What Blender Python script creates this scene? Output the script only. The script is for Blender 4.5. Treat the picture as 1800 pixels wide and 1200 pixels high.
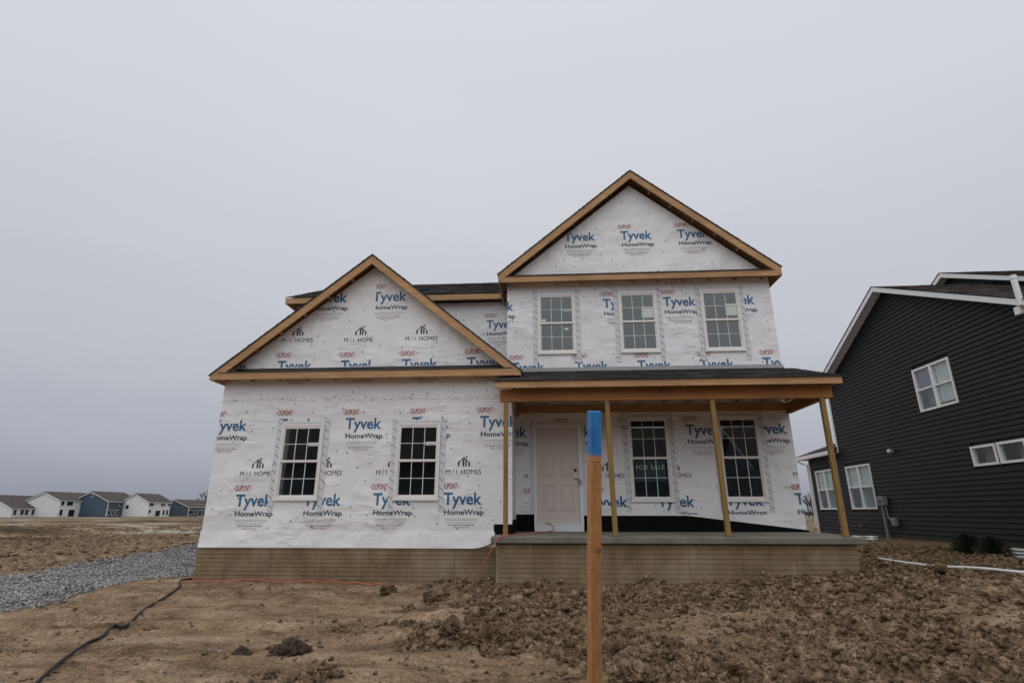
import bpy, bmesh, math, random
import numpy as np
from mathutils import Vector, Matrix
R = math.radians
random.seed(7); rng = np.random.default_rng(7)
for o in list(bpy.data.objects): bpy.data.objects.remove(o)
scn = bpy.context.scene
col = scn.collection

# ------------------------------------------------------------------ camera, sky, sun, exposure
CAM = Vector((7.0, -11.163, 0.645)); PITCH = R(17.48); YAW = R(3.665); FPX = 951.8
cd = bpy.data.cameras.new('camera'); cam = bpy.data.objects.new('camera', cd); col.objects.link(cam)
cam.location = CAM; cam.rotation_euler = (math.pi/2 + PITCH, 0, YAW)
cd.sensor_width = 36; cd.lens = FPX/1800*36; cd.clip_start = 0.05; cd.clip_end = 3000
scn.camera = cam
SUN_EL, SUN_AZ = R(62), R(200)          # azimuth measured from +Y clockwise: behind the camera, a little left
w = bpy.data.worlds.new('World'); scn.world = w; w.use_nodes = True
nt = w.node_tree; nt.nodes.clear()
def N(t, kind, **kw):
    n = t.nodes.new(kind)
    for k, v in kw.items(): setattr(n, k, v)
    return n
sky = N(nt, 'ShaderNodeTexSky', sky_type='NISHITA', sun_disc=False)
sky.sun_elevation = SUN_EL; sky.sun_rotation = SUN_AZ; sky.dust_density = 4; sky.air_density = 1
skm = N(nt, 'ShaderNodeVectorMath', operation='SCALE'); skm.inputs['Scale'].default_value = 0.08
nt.links.new(sky.outputs[0], skm.inputs[0])
tc = N(nt, 'ShaderNodeTexCoord'); sep = N(nt, 'ShaderNodeSeparateXYZ'); nt.links.new(tc.outputs['Generated'], sep.inputs[0])
nz = N(nt, 'ShaderNodeTexNoise'); nz.inputs['Scale'].default_value = 1.6; nz.inputs['Detail'].default_value = 4
mp = N(nt, 'ShaderNodeMapping'); mp.inputs['Scale'].default_value = (1, 1, 3.5)
nt.links.new(tc.outputs['Generated'], mp.inputs[0]); nt.links.new(mp.outputs[0], nz.inputs['Vector'])
ad = N(nt, 'ShaderNodeMath', operation='MULTIPLY_ADD'); ad.inputs[1].default_value = 0.22; ad.inputs[2].default_value = -0.11
nt.links.new(nz.outputs[0], ad.inputs[0])
ad2 = N(nt, 'ShaderNodeMath', operation='ADD'); nt.links.new(sep.outputs['Z'], ad2.inputs[0]); nt.links.new(ad.outputs[0], ad2.inputs[1])
rp = N(nt, 'ShaderNodeValToRGB'); cr = rp.color_ramp
cr.elements[0].position = 0.0; cr.elements[0].color = (0.305, 0.332, 0.395, 1)
cr.elements[1].position = 0.75; cr.elements[1].color = (0.73, 0.745, 0.79, 1)
for p_, c_ in ((0.10, (0.42, 0.44, 0.50, 1)), (0.28, (0.55, 0.567, 0.622, 1)), (0.48, (0.65, 0.665, 0.715, 1))):
    e = cr.elements.new(p_); e.color = c_
nt.links.new(ad2.outputs[0], rp.inputs[0])
mx = N(nt, 'ShaderNodeMix', data_type='RGBA'); mx.inputs[0].default_value = 0.92
nt.links.new(skm.outputs[0], mx.inputs[6]); nt.links.new(rp.outputs[0], mx.inputs[7])
bg = N(nt, 'ShaderNodeBackground'); bg.inputs[1].default_value = 1.0
nt.links.new(mx.outputs[2], bg.inputs[0])
wo = N(nt, 'ShaderNodeOutputWorld'); nt.links.new(bg.outputs[0], wo.inputs[0])
sl = bpy.data.lights.new('sun', 'SUN'); sl.energy = 1.1; sl.angle = R(120); sl.color = (1.0, 0.98, 0.965)
so = bpy.data.objects.new('sun', sl); col.objects.link(so)
d = Vector((math.sin(SUN_AZ)*math.cos(SUN_EL), math.cos(SUN_AZ)*math.cos(SUN_EL), math.sin(SUN_EL)))
so.rotation_euler = d.to_track_quat('Z', 'Y').to_euler(); so.location = (0, -30, 40)
scn.view_settings.view_transform = 'Standard'; scn.view_settings.look = 'None'
scn.view_settings.gamma = 1; scn.view_settings.exposure = 0.0; scn.view_settings.use_curve_mapping = False

# ------------------------------------------------------------------ pixel -> ray (photograph is 1800x1200)
fwv = Vector((-math.sin(YAW)*math.cos(PITCH), math.cos(YAW)*math.cos(PITCH), math.sin(PITCH)))
rtv = Vector((math.cos(YAW), math.sin(YAW), 0)); upv = rtv.cross(fwv)
def ray(u, v): return fwv*FPX + rtv*(u-900) - upv*(v-600)
def un(u, v, ax, val):
    r = ray(u, v); i = 'XYZ'.index(ax); return CAM + r*((val-CAM[i])/r[i])

# ------------------------------------------------------------------ materials
def mat(name): 
    m = bpy.data.materials.new(name); m.use_nodes = True
    t = m.node_tree; b = t.nodes['Principled BSDF']; return m, t, b
def ramp(t, src, stops):
    r = N(t, 'ShaderNodeValToRGB'); c = r.color_ramp
    c.elements[0].position = stops[0][0]; c.elements[0].color = (*stops[0][1], 1)
    c.elements[1].position = stops[-1][0]; c.elements[1].color = (*stops[-1][1], 1)
    for p, cc in stops[1:-1]:
        e = c.elements.new(p); e.color = (*cc, 1)
    t.links.new(src, r.inputs[0]); return r
def pos(t, scale=(1, 1, 1), obj=False, rot=(0, 0, 0)):
    g = N(t, 'ShaderNodeTexCoord') if obj else N(t, 'ShaderNodeNewGeometry')
    m = N(t, 'ShaderNodeMapping'); m.inputs['Scale'].default_value = scale; m.inputs['Rotation'].default_value = rot
    t.links.new(g.outputs['Object' if obj else 'Position'], m.inputs[0]); return m.outputs[0]
def noise(t, vec, scale, detail=4, rough=.55, dist=0):
    n = N(t, 'ShaderNodeTexNoise'); n.inputs['Scale'].default_value = scale; n.inputs['Detail'].default_value = detail
    n.inputs['Roughness'].default_value = rough; n.inputs['Distortion'].default_value = dist
    t.links.new(vec, n.inputs['Vector']); return n.outputs[0]
def bump(t, b, h, strength, dist, prev=None):
    n = N(t, 'ShaderNodeBump'); n.inputs['Strength'].default_value = strength; n.inputs['Distance'].default_value = dist
    t.links.new(h, n.inputs['Height'])
    if prev: t.links.new(prev, n.inputs['Normal'])
    t.links.new(n.outputs[0], b.inputs['Normal']); return n.outputs[0]
def plain(name, c, rough=.6, var=.12, scale=8, bstr=.0, metal=0):
    m, t, b = mat(name); p = pos(t)
    n = noise(t, p, scale, 5)
    r = ramp(t, n, ((.3, tuple(x*(1-var) for x in c)), (.7, tuple(min(1, x*(1+var)) for x in c))))
    t.links.new(r.outputs[0], b.inputs['Base Color']); b.inputs['Roughness'].default_value = rough; b.inputs['Metallic'].default_value = metal
    if bstr: bump(t, b, noise(t, p, scale*6, 3), bstr, .01)
    return m
def wrinkle(t, b):                                   # creased sheet: shared by the wrap and its print
    a = noise(t, pos(t, (1.0, 1.0, 3.2), rot=(0, .45, 0)), 1.6, 3, .5, .9)
    c = noise(t, pos(t, (2.6, 2.6, .8), rot=(0, -.5, 0)), 1.4, 3, .5, 1.4)
    k = ramp(t, noise(t, pos(t), .9, 2), ((.42, (.12, .12, .12)), (.66, (1, 1, 1))))
    mu = N(t, 'ShaderNodeMath', operation='ADD'); t.links.new(a, mu.inputs[0]); t.links.new(c, mu.inputs[1])
    mk = N(t, 'ShaderNodeMath', operation='MULTIPLY'); t.links.new(mu.outputs[0], mk.inputs[0]); t.links.new(k.outputs[0], mk.inputs[1])
    n1 = bump(t, b, mk.outputs[0], .5, .09)
    rg = noise(t, pos(t, (1.0, 1.0, 2.4), rot=(0, .6, 0)), .9, 2, .5, 1.2)
    ab = N(t, 'ShaderNodeMath', operation='SUBTRACT'); t.links.new(rg, ab.inputs[0]); ab.inputs[1].default_value = .5
    a2 = N(t, 'ShaderNodeMath', operation='ABSOLUTE'); t.links.new(ab.outputs[0], a2.inputs[0])
    a3 = N(t, 'ShaderNodeMath', operation='MINIMUM'); t.links.new(a2.outputs[0], a3.inputs[0]); a3.inputs[1].default_value = .05
    a4 = N(t, 'ShaderNodeMath', operation='MULTIPLY'); t.links.new(a3.outputs[0], a4.inputs[0]); t.links.new(k.outputs[0], a4.inputs[1])
    n2 = bump(t, b, a4.outputs[0], .5, .16, n1)
    bump(t, b, noise(t, pos(t), 6, 3), .3, .006, n2)
def wrap_mat(name, c, dirt=.10):
    m, t, b = mat(name); p = pos(t)
    n = noise(t, p, 1.3, 6, .6)
    r = ramp(t, n, ((.28, tuple(x*(1-dirt) for x in c)), (.6, c)))
    t.links.new(r.outputs[0], b.inputs['Base Color']); b.inputs['Roughness'].default_value = .55
    wrinkle(t, b); return m
def wood(name, c1, c2, axis='X', scale=1.0, rough=.65):
    m, t, b = mat(name)
    s = {'X': (.6, 9, 9), 'Y': (9, .6, 9), 'Z': (9, 9, .6)}[axis]
    v = pos(t, s, obj=False)
    n = noise(t, v, 2.2*scale, 6, .6, .8); n2 = noise(t, pos(t), 1.1, 3)
    r = ramp(t, n, ((.25, c1), (.72, c2)))
    r2 = ramp(t, n2, ((.3, (.78, .76, .72)), (.7, (1.08, 1.05, 1.0))))
    mm = N(t, 'ShaderNodeMix', data_type='RGBA', blend_type='MULTIPLY'); mm.inputs[0].default_value = 1
    t.links.new(r.outputs[0], mm.inputs[6]); t.links.new(r2.outputs[0], mm.inputs[7])
    kn = N(t, 'ShaderNodeTexVoronoi'); kn.inputs['Scale'].default_value = 1.0
    t.links.new(pos(t, {'X': (1.7, 6, 6), 'Y': (6, 1.7, 6), 'Z': (6, 6, 1.7)}[axis]), kn.inputs['Vector'])
    kr = ramp(t, kn.outputs['Distance'], ((.03, (.35, .25, .18)), (.09, (1, 1, 1))))
    m2 = N(t, 'ShaderNodeMix', data_type='RGBA', blend_type='MULTIPLY'); m2.inputs[0].default_value = .8
    t.links.new(mm.outputs[2], m2.inputs[6]); t.links.new(kr.outputs[0], m2.inputs[7])
    t.links.new(m2.outputs[2], b.inputs['Base Color']); b.inputs['Roughness'].default_value = rough
    bump(t, b, n, .25, .01); return m
M = {}
M['wrap'] = wrap_mat('house_wrap', (.84, .84, .85), .06)
M['blue'] = wrap_mat('print_blue', (.030, .150, .31), .2)
M['navy'] = wrap_mat('print_navy', (.045, .068, .115), .2)
M['red'] = wrap_mat('print_red', (.42, .07, .08), .25)
M['black_ink'] = wrap_mat('print_black', (.025, .025, .028), .2)
M['grey_ink'] = wrap_mat('print_grey', (.40, .40, .42), .1)
M['tape'] = plain('flashing_tape', (.66, .685, .71), .45, .08, 14, .25)
M['lumber'] = wood('new_lumber', (.35, .18, .075), (.58, .36, .18))
M['lumber_y'] = wood('new_lumber_deep', (.35, .18, .075), (.58, .36, .18), 'Y')
M['beam'] = wood('lvl_beam', (.27, .105, .026), (.44, .205, .062))
M['beam_y'] = wood('lvl_beam_deep', (.27, .105, .026), (.44, .205, .062), 'Y')
M['treated'] = wood('treated_post', (.21, .125, .036), (.35, .22, .072), 'Z')
M['stake'] = wood('stake_fir', (.30, .12, .036), (.60, .31, .125), 'Z', 7)
M['osb'] = plain('sheathing', (.33, .20, .10), .8, .25, 20)
M['vinyl'] = plain('white_vinyl', (.80, .78, .76), .35, .03, 3)
M['grille'] = plain('grille_white', (.74, .74, .74), .4, .03, 3)
M['door'] = plain('primed_door', (.66, .585, .53), .5, .03, 3)
M['trim'] = plain('white_trim', (.80, .80, .80), .45, .04, 3)
M['black'] = plain('black_membrane', (.008, .0075, .0075), .95, .3, 6, .2)
M['black'].node_tree.nodes['Principled BSDF'].inputs['Specular IOR Level'].default_value = .1
M['metal'] = plain('galvanised', (.55, .55, .56), .35, .1, 12, 0, 1)
M['greybox'] = plain('grey_box', (.22, .225, .23), .5, .08, 5)
M['brass'] = plain('nickel', (.45, .43, .40), .3, .05, 5, 0, 1)
M['interior'] = plain('interior_board', (.34, .32, .30), .9, .2, 2)
M['curtain'] = plain('curtain', (.70, .72, .71), .9, .15, 4)
M['purple'] = plain('purple_blind', (.26, .20, .32), .8, .1, 4)
M['sticker'] = plain('paper_sticker', (.62, .70, .64), .6, .05, 10)
M['pvc'] = plain('white_pvc', (.78, .78, .76), .35, .06, 6)
M['hose'] = plain('black_hose', (.014, .014, .015), .75, .3, 9, .2)
M['cord'] = plain('orange_cord', (.72, .15, .12), .55, .1, 9)
M['cap'] = plain('fastener_cap', (.05, .06, .06), .5, .3, 40)
M['capg'] = plain('fastener_cap_green', (.03, .20, .05), .5, .3, 40)
M['red_valve'] = plain('red_handle', (.5, .03, .03), .4, .1, 9)
M['signred'] = plain('sign_red', (.30, .02, .03), .5, .1, 4)
M['yellow'] = plain('stored_yellow', (.40, .32, .08), .6, .1, 4)
M['siding'] = plain('charcoal_siding', (.0155, .015, .0155), .62, .10, 1.2, .05)
M['found2'] = plain('tan_foundation', (.33, .235, .135), .9, .18, 3, .3)
# glass: see-through pane with a double-glazed reflection
m, t, b = mat('window_glass'); t.nodes.remove(b)
tr = N(t, 'ShaderNodeBsdfTransparent'); tr.inputs[0].default_value = (.88, .92, .91, 1)
gl = N(t, 'ShaderNodeBsdfGlossy'); gl.inputs['Roughness'].default_value = .01; gl.inputs[0].default_value = (.9, .97, .97, 1)
fr = N(t, 'ShaderNodeFresnel'); fr.inputs[0].default_value = 2.0
bn = N(t, 'ShaderNodeBump'); bn.inputs['Strength'].default_value = .012; bn.inputs['Distance'].default_value = .02
t.links.new(noise(t, pos(t), 2.0, 2), bn.inputs['Height']); t.links.new(bn.outputs[0], gl.inputs['Normal'])
ms = N(t, 'ShaderNodeMixShader'); gg = N(t, 'ShaderNodeNewGeometry'); ib = N(t, 'ShaderNodeMath', operation='SUBTRACT'); ib.inputs[0].default_value = 1; t.links.new(gg.outputs['Backfacing'], ib.inputs[1]); fm = N(t, 'ShaderNodeMath', operation='MULTIPLY'); t.links.new(fr.outputs[0], fm.inputs[0]); t.links.new(ib.outputs[0], fm.inputs[1]); t.links.new(fm.outputs[0], ms.inputs[0]); t.links.new(tr.outputs[0], ms.inputs[1]); t.links.new(gl.outputs[0], ms.inputs[2])
t.links.new(ms.outputs[0], t.nodes['Material Output'].inputs[0]); M['glass'] = m
# shingles
def shingle(name, c):
    m, t, b = mat(name); p = pos(t)
    v = N(t, 'ShaderNodeTexVoronoi'); v.inputs['Scale'].default_value = 4.5; t.links.new(p, v.inputs['Vector'])
    n = noise(t, p, 120, 2); sp = N(t, 'ShaderNodeSeparateColor'); t.links.new(v.outputs['Color'], sp.inputs[0])
    a = N(t, 'ShaderNodeMath', operation='MULTIPLY_ADD'); a.inputs[1].default_value = .55; t.links.new(sp.outputs[0], a.inputs[0]); t.links.new(n, a.inputs[2])
    r = ramp(t, a.outputs[0], ((.35, tuple(x*.55 for x in c)), (1.05, tuple(x*1.5 for x in c))))
    t.links.new(r.outputs[0], b.inputs['Base Color']); b.inputs['Roughness'].default_value = .9
    bump(t, b, n, .5, .01); return m
M['shingle'] = shingle('charcoal_shingle', (.040, .039, .040))
M['shingle_brown'] = shingle('brown_shingle', (.060, .048, .042))
M['siding'].node_tree.nodes['Principled BSDF'].inputs['Specular IOR Level'].default_value = .32
# poured foundation with a stained tan face
m, t, b = mat('foundation'); p = pos(t)
n = noise(t, p, 1.1, 6, .62); r = ramp(t, n, ((.25, (.13, .088, .046)), (.5, (.26, .188, .108)), (.75, (.345, .28, .195))))
n2 = noise(t, pos(t, (1, 1, .25)), 3.0, 5); r2 = ramp(t, n2, ((.3, (.62, .60, .56)), (.6, (1, 1, 1))))
mm = N(t, 'ShaderNodeMix', data_type='RGBA', blend_type='MULTIPLY'); mm.inputs[0].default_value = .8
t.links.new(r.outputs[0], mm.inputs[6]); t.links.new(r2.outputs[0], mm.inputs[7]); t.links.new(mm.outputs[2], b.inputs['Base Color'])
b.inputs['Roughness'].default_value = .92; bump(t, b, noise(t, p, 35, 4), .3, .01); M['found'] = m
M['found_seam'] = plain('foundation_seam', (.13, .095, .055), .9, .3, 6)
m, t, b = mat('concrete'); p = pos(t)
r = ramp(t, noise(t, p, 2.5, 7, .65), ((.3, (.135, .118, .095)), (.7, (.25, .225, .185))))
t.links.new(r.outputs[0], b.inputs['Base Color']); b.inputs['Roughness'].default_value = .9; bump(t, b, noise(t, p, 40, 4), .25, .01); M['concrete'] = m
# soil: tan packed dirt / dark turned clay, mixed by the 'turned' and 'stone' attributes of the terrain
def soil(name, attr=True, base=None):
    m, t, b = mat(name); p = pos(t)
    n1 = noise(t, pos(t, (.8, 1.5, 1)), 1.3, 10, .76, .2); n2 = noise(t, p, 5.5, 8, .72); n3 = noise(t, p, 26, 6, .7)
    tan = ramp(t, n1, ((.35, (.110, .068, .037)), (.45, (.235, .155, .092)), (.54, (.345, .24, .152)), (.66, (.48, .36, .25))))
    dark = ramp(t, n2, ((.35, (.060, .038, .021)), (.47, (.165, .113, .068)), (.62, (.39, .29, .19))))
    mm = N(t, 'ShaderNodeMix', data_type='RGBA')
    if attr:
        at = N(t, 'ShaderNodeAttribute', attribute_name='turned')
        ma = N(t, 'ShaderNodeMath', operation='MULTIPLY_ADD'); ma.inputs[1].default_value = .9; ma.inputs[2].default_value = -.45
        t.links.new(n2, ma.inputs[0]); mb = N(t, 'ShaderNodeMath', operation='ADD', use_clamp=True)
        t.links.new(ma.outputs[0], mb.inputs[0]); t.links.new(at.outputs['Fac'], mb.inputs[1]); t.links.new(mb.outputs[0], mm.inputs[0])
    else: mm.inputs[0].default_value = base
    t.links.new(tan.outputs[0], mm.inputs[6]); t.links.new(dark.outputs[0], mm.inputs[7])
    sp = ramp(t, n3, ((.32, (.50, .48, .46)), (.68, (1.36, 1.34, 1.31))))
    m2 = N(t, 'ShaderNodeMix', data_type='RGBA', blend_type='MULTIPLY'); m2.inputs[0].default_value = 1
    t.links.new(mm.outputs[2], m2.inputs[6]); t.links.new(sp.outputs[0], m2.inputs[7]); t.links.new(m2.outputs[2], b.inputs['Base Color'])
    if attr:
        a2 = N(t, 'ShaderNodeAttribute', attribute_name='stone'); a3 = N(t, 'ShaderNodeAttribute', attribute_name='field')
        m3 = N(t, 'ShaderNodeMix', data_type='RGBA'); t.links.new(a2.outputs['Fac'], m3.inputs[0])
        t.links.new(m2.outputs[2], m3.inputs[6]); g = ramp(t, n3, ((.3, (.07, .068, .066)), (.7, (.25, .245, .24)))); t.links.new(g.outputs[0], m3.inputs[7])
        n4 = noise(t, pos(t, (.05, .16, 1)), 1.2, 6, .6)
        fl = ramp(t, n4, ((.38, (.060, .040, .024)), (.47, (.145, .098, .056)), (.56, (.24, .185, .10)), (.64, (.42, .385, .34))))
        m4 = N(t, 'ShaderNodeMix', data_type='RGBA'); t.links.new(a3.outputs['Fac'], m4.inputs[0])
        t.links.new(m3.outputs[2], m4.inputs[6]); t.links.new(fl.outputs[0], m4.inputs[7]); t.links.new(m4.outputs[2], b.inputs['Base Color'])
    b.inputs['Roughness'].default_value = .95; b.inputs['Specular IOR Level'].default_value = .15
    k = bump(t, b, n2, .7, .07); bump(t, b, n3, .9, .03, k); return m
M['soil'] = soil('bare_soil'); M['clod'] = soil('turned_clay', False, .85); M['clod_dark'] = plain('dark_clay', (.055, .036, .022), .95, .4, 25, .6)
m, t, b = mat('crushed_stone'); p = pos(t); r = ramp(t, noise(t, p, 20, 3, .6), ((.36, (.06, .058, .055)), (.5, (.21, .204, .195)), (.64, (.50, .49, .475))))
t.links.new(r.outputs[0], b.inputs['Base Color']); b.inputs['Roughness'].default_value = .85; M['stone'] = m
M['twig'] = plain('bare_twigs', (.075, .062, .055), .9, .2, 3); M['leaf'] = plain('evergreen_leaf', (.022, .045, .016), .6, .4, 12)
M['far_blue'] = plain('far_blue_siding', (.050, .085, .125), .6, .08, 1); M['far_white'] = plain('far_white_wall', (.70, .70, .70), .6, .06, .6)
M['far_slate'] = plain('far_slate_siding', (.055, .085, .115), .6, .08, 1); M['far_glass'] = plain('far_dark_glass', (.015, .017, .02), .15, .1, 1)

# ------------------------------------------------------------------ mesh helpers
class MB:
    def __init__(s): s.v = []; s.f = []; s.m = []
    def add(s, vs, fs, mi=0):
        o = len(s.v); s.v += [tuple(v) for v in vs]; s.f += [tuple(i+o for i in f) for f in fs]; s.m += [mi]*len(fs)
    def box(s, x0, x1, y0, y1, z0, z1, mi=0):
        s.add([(x0, y0, z0), (x1, y0, z0), (x1, y1, z0), (x0, y1, z0), (x0, y0, z1), (x1, y0, z1), (x1, y1, z1), (x0, y1, z1)],
              [(0, 3, 2, 1), (4, 5, 6, 7), (0, 1, 5, 4), (1, 2, 6, 5), (2, 3, 7, 6), (3, 0, 4, 7)], mi)
    def prism(s, poly, d0, d1, plane='XZ', mi=0):          # poly in the plane, extruded along the third axis
        f = {'XZ': lambda a, b_, c: (a, c, b_), 'YZ': lambda a, b_, c: (c, a, b_), 'XY': lambda a, b_, c: (a, b_, c)}[plane]
        n = len(poly); vs = [f(a, b_, d0) for a, b_ in poly] + [f(a, b_, d1) for a, b_ in poly]
        s.add(vs, [tuple(range(n)), tuple(range(2*n-1, n-1, -1))] + [(i, i+n, (i+1) % n+n, (i+1) % n) for i in range(n)], mi)
    def bar(s, a, b_, w_, h_, up=(0, 0, 1), mi=0):           # rectangular bar from a to b
        a, b_ = Vector(a), Vector(b_); d_ = (b_-a).normalized(); sd = d_.cross(Vector(up)).normalized(); u = sd.cross(d_)
        vs = [p + sd*sx*w_/2 + u*sy*h_/2 for p in (a, b_) for sx, sy in ((-1, -1), (1, -1), (1, 1), (-1, 1))]
        s.add(vs, [(0, 1, 2, 3), (7, 6, 5, 4), (0, 4, 5, 1), (1, 5, 6, 2), (2, 6, 7, 3), (3, 7, 4, 0)], mi)
    def tube(s, pts, r, n=8, mi=0):
        pts = [Vector(p) for p in pts]; rr = r if hasattr(r, '__len__') else [r]*len(pts); rings = []; sd = None
        for i, p in enumerate(pts):
            d_ = (pts[min(i+1, len(pts)-1)]-pts[max(i-1, 0)]).normalized()
            if sd is None: sd = d_.cross(Vector((0, 0, 1)) if abs(d_.z) < .9 else Vector((1, 0, 0))).normalized()
            sd = (sd-d_*sd.dot(d_)).normalized(); u = d_.cross(sd)
            rings.append([p+(sd*math.cos(2*math.pi*k/n)+u*math.sin(2*math.pi*k/n))*rr[i] for k in range(n)])
        vs = [q for g in rings for q in g]
        fs = [(i*n+k, i*n+(k+1) % n, (i+1)*n+(k+1) % n, (i+1)*n+k) for i in range(len(pts)-1) for k in range(n)]
        fs += [tuple(range(n-1, -1, -1)), tuple((len(pts)-1)*n+k for k in range(n))]
        s.add(vs, fs, mi)
    def mesh(s, name, mats, smooth=False):
        me = bpy.data.meshes.new(name); me.from_pydata(s.v, [], s.f)
        for m_ in (mats if isinstance(mats, (list, tuple)) else [mats]): me.materials.append(m_)
        me.polygons.foreach_set('material_index', s.m)
        if smooth: me.polygons.foreach_set('use_smooth', [True]*len(s.f))
        me.update(); return me
    def build(s, name, mats, parent=None, smooth=False, fix=True):
        me = s.mesh(name, mats, smooth)
        if fix:
            bm = bmesh.new(); bm.from_mesh(me); bmesh.ops.recalc_face_normals(bm, faces=bm.faces); bm.to_mesh(me); bm.free()
        return link(name, me, parent)
def link(name, me, parent=None, loc=None):
    o = bpy.data.objects.new(name, me); col.objects.link(o)
    if parent: o.parent = parent
    if loc is not None: o.location = loc
    return o
def tag(o, label, cat, group=None, kind=None):
    o['label'] = label; o['category'] = cat
    if group: o['group'] = group
    if kind: o['kind'] = kind
    return o
def thing(name, label, cat, loc=(0, 0, 0), group=None):
    o = bpy.data.objects.new(name, None); o.empty_display_size = .3; col.objects.link(o); o.location = loc
    return tag(o, label, cat, group)
def struct(o): o['kind'] = 'structure'; return o
def stuff(o): o['kind'] = 'stuff'; return o
def wall(mb, u0, u1, v0, v1, holes, put, mi=0):              # slab with rectangular openings; put(u, v, depth 0|1) -> point
    us = sorted({u0, u1, *[h[0] for h in holes], *[h[1] for h in holes]}); vs = sorted({v0, v1, *[h[2] for h in holes], *[h[3] for h in holes]})
    inh = lambda a, b_: any(h[0] < a < h[1] and h[2] < b_ < h[3] for h in holes)
    q = lambda pts: mb.add(pts, [(0, 1, 2, 3)], mi)
    for i in range(len(us)-1):
        for j in range(len(vs)-1):
            a, b_, c, e = us[i], us[i+1], vs[j], vs[j+1]
            if inh((a+b_)/2, (c+e)/2): continue
            for dp in (0, 1): q([put(a, c, dp), put(b_, c, dp), put(b_, e, dp), put(a, e, dp)])
    for a, b_, c, e in list(holes) + [(u0, u1, v0, v1)]:
        for p1, p2 in (((a, c), (b_, c)), ((b_, c), (b_, e)), ((b_, e), (a, e)), ((a, e), (a, c))):
            q([put(*p1, 0), put(*p2, 0), put(*p2, 1), put(*p1, 1)])
def roof_courses(mb, e0, e1, r0, r1, expo=.145, lift=.012, tab=.32, mi=0):   # shingle courses from eave line e0-e1 to ridge line r0-r1
    e0, e1, r0, r1 = map(Vector, (e0, e1, r0, r1)); L = ((r0+r1)/2-(e0+e1)/2).length; n = max(1, round(L/expo))
    nn = (e1-e0).cross(r0-e0).normalized()
    if nn.z < 0: nn = -nn
    for i in range(n):
        ta, tb = i/n, min(1, (i+1.12)/n)
        A, B, C2, D = e0.lerp(r0, ta), e1.lerp(r1, ta), e0.lerp(r0, tb), e1.lerp(r1, tb); W = (B-A).length
        k = max(1, int(W/tab)); cuts = [0] + [(j+random.uniform(-.35, .35))/k for j in range(1, k)] + [1]
        for a, b_ in zip(cuts, cuts[1:]):
            h = lift*random.uniform(.6, 1.5); p0, p1, p2, p3 = A.lerp(B, a), A.lerp(B, b_), C2.lerp(D, b_), C2.lerp(D, a)
            mb.add([p0+nn*h, p1+nn*h, p2+nn*.001, p3+nn*.001, p0-nn*.002, p1-nn*.002], [(0, 1, 2, 3), (4, 5, 1, 0)], mi)

# ------------------------------------------------------------------ print on the wrap
_txt = {}
def text_geo(s_, width, bold=0.0, space=1.0, height=None):
    key = (s_, width, bold, space, height)
    if key in _txt: return _txt[key]
    c = bpy.data.curves.new('t', 'FONT'); c.body = s_; c.size = 1; c.offset = bold; c.space_character = space; c.resolution_u = 3
    o = bpy.data.objects.new('t', c); col.objects.link(o); dg = bpy.context.evaluated_depsgraph_get()
    me = bpy.data.meshes.new_from_object(o.evaluated_get(dg)); bpy.data.objects.remove(o)
    v = np.array([q.co[:2] for q in me.vertices]); fs = [tuple(p.vertices) for p in me.polygons]
    x0, x1 = v[:, 0].min(), v[:, 0].max(); k = width/(x1-x0); v[:, 0] = (v[:, 0]-x0)*k
    v[:, 1] *= (k if height is None else height/.72); _txt[key] = (v, fs); return v, fs
INK = ['blue', 'navy', 'red', 'black_ink', 'grey_ink']
def block(kind):                                              # list of (verts2d, faces, ink)
    out = []; R_ = lambda x0, x1, y0, y1, i: out.append((np.array([(x0, y0), (x1, y0), (x1, y1), (x0, y1)]), [(0, 1, 2, 3)], i))
    if kind == 'tyvek':
        v, f_ = text_geo('Tyvek', .775, .022, 1.0, .235); out.append((v, f_, 0))
        v, f_ = text_geo('HomeWrap', .79, .022, 1.0, .102); out.append((v+np.array((.022, -.195)), f_, 1))
        v, f_ = text_geo('DUPONT', .31, .012, .93, .115); out.append((v+np.array((-.035, .30)), f_, 2))
        for sx, x in ((-1, -.055), (1, .295)): out.append((np.array([(x, .335), (x, .375), (x+sx*.028, .355)]), [(0, 1, 2)], 2))
        for r_ in ((.803, -.012, .012), (.83, -.20, .009)):
            a = np.linspace(0, 2*math.pi, 7)[:-1]; out.append((np.stack([r_[0]+r_[2]*np.cos(a), r_[1]+.02+r_[2]*np.sin(a)], 1), [tuple(range(6))], 4))
    if kind in ('tyvek', 'lines'):
        y0 = 0 if kind == 'tyvek' else 0
        for y, a, b_ in ((-.270, .04, .72), (-.300, .05, .70), (-.345, .06, .66)): R_(a, b_, y-.004, y+.003, 4)
        x = .11
        while x < .62:
            w_ = random.uniform(.02, .07); R_(x, min(x+w_, .63), -.395, -.382, 1); x += w_+.012
        v, f_ = text_geo('MADE IN THE USA', .30, .006, 1.05, .026); out.append((v+np.array((.22, -.445)), f_, 2))
    if kind == 'homes':
        v, f_ = text_geo('M / I  HOMES', .715, 0.0, 1.0, .098); out.append((v, f_, 3))
        # roof-and-bars emblem
        P = lambda pts: out.append((np.array(pts)+np.array((.36, .155)), [tuple(range(len(pts)))], 3))
        P([(-.125, 0), (-.092, 0), (-.092, .095), (-.125, .078)]); P([(-.125, .078), (-.092, .095), (.0, .148), (.0, .188)])
        P([(.0, .188), (.0, .148), (.092, .088), (.125, .072)]); P([(.092, 0), (.125, 0), (.125, .072), (.092, .088)])
        P([(-.028, 0), (.008, 0), (.008, .140), (-.028, .125)]); P([(.028, 0), (.058, 0), (.058, .105), (.028, .125)])
        P([(.035, .178), (.068, .160), (.068, .205), (.035, .205)])
    return out
OPEN = {}
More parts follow.
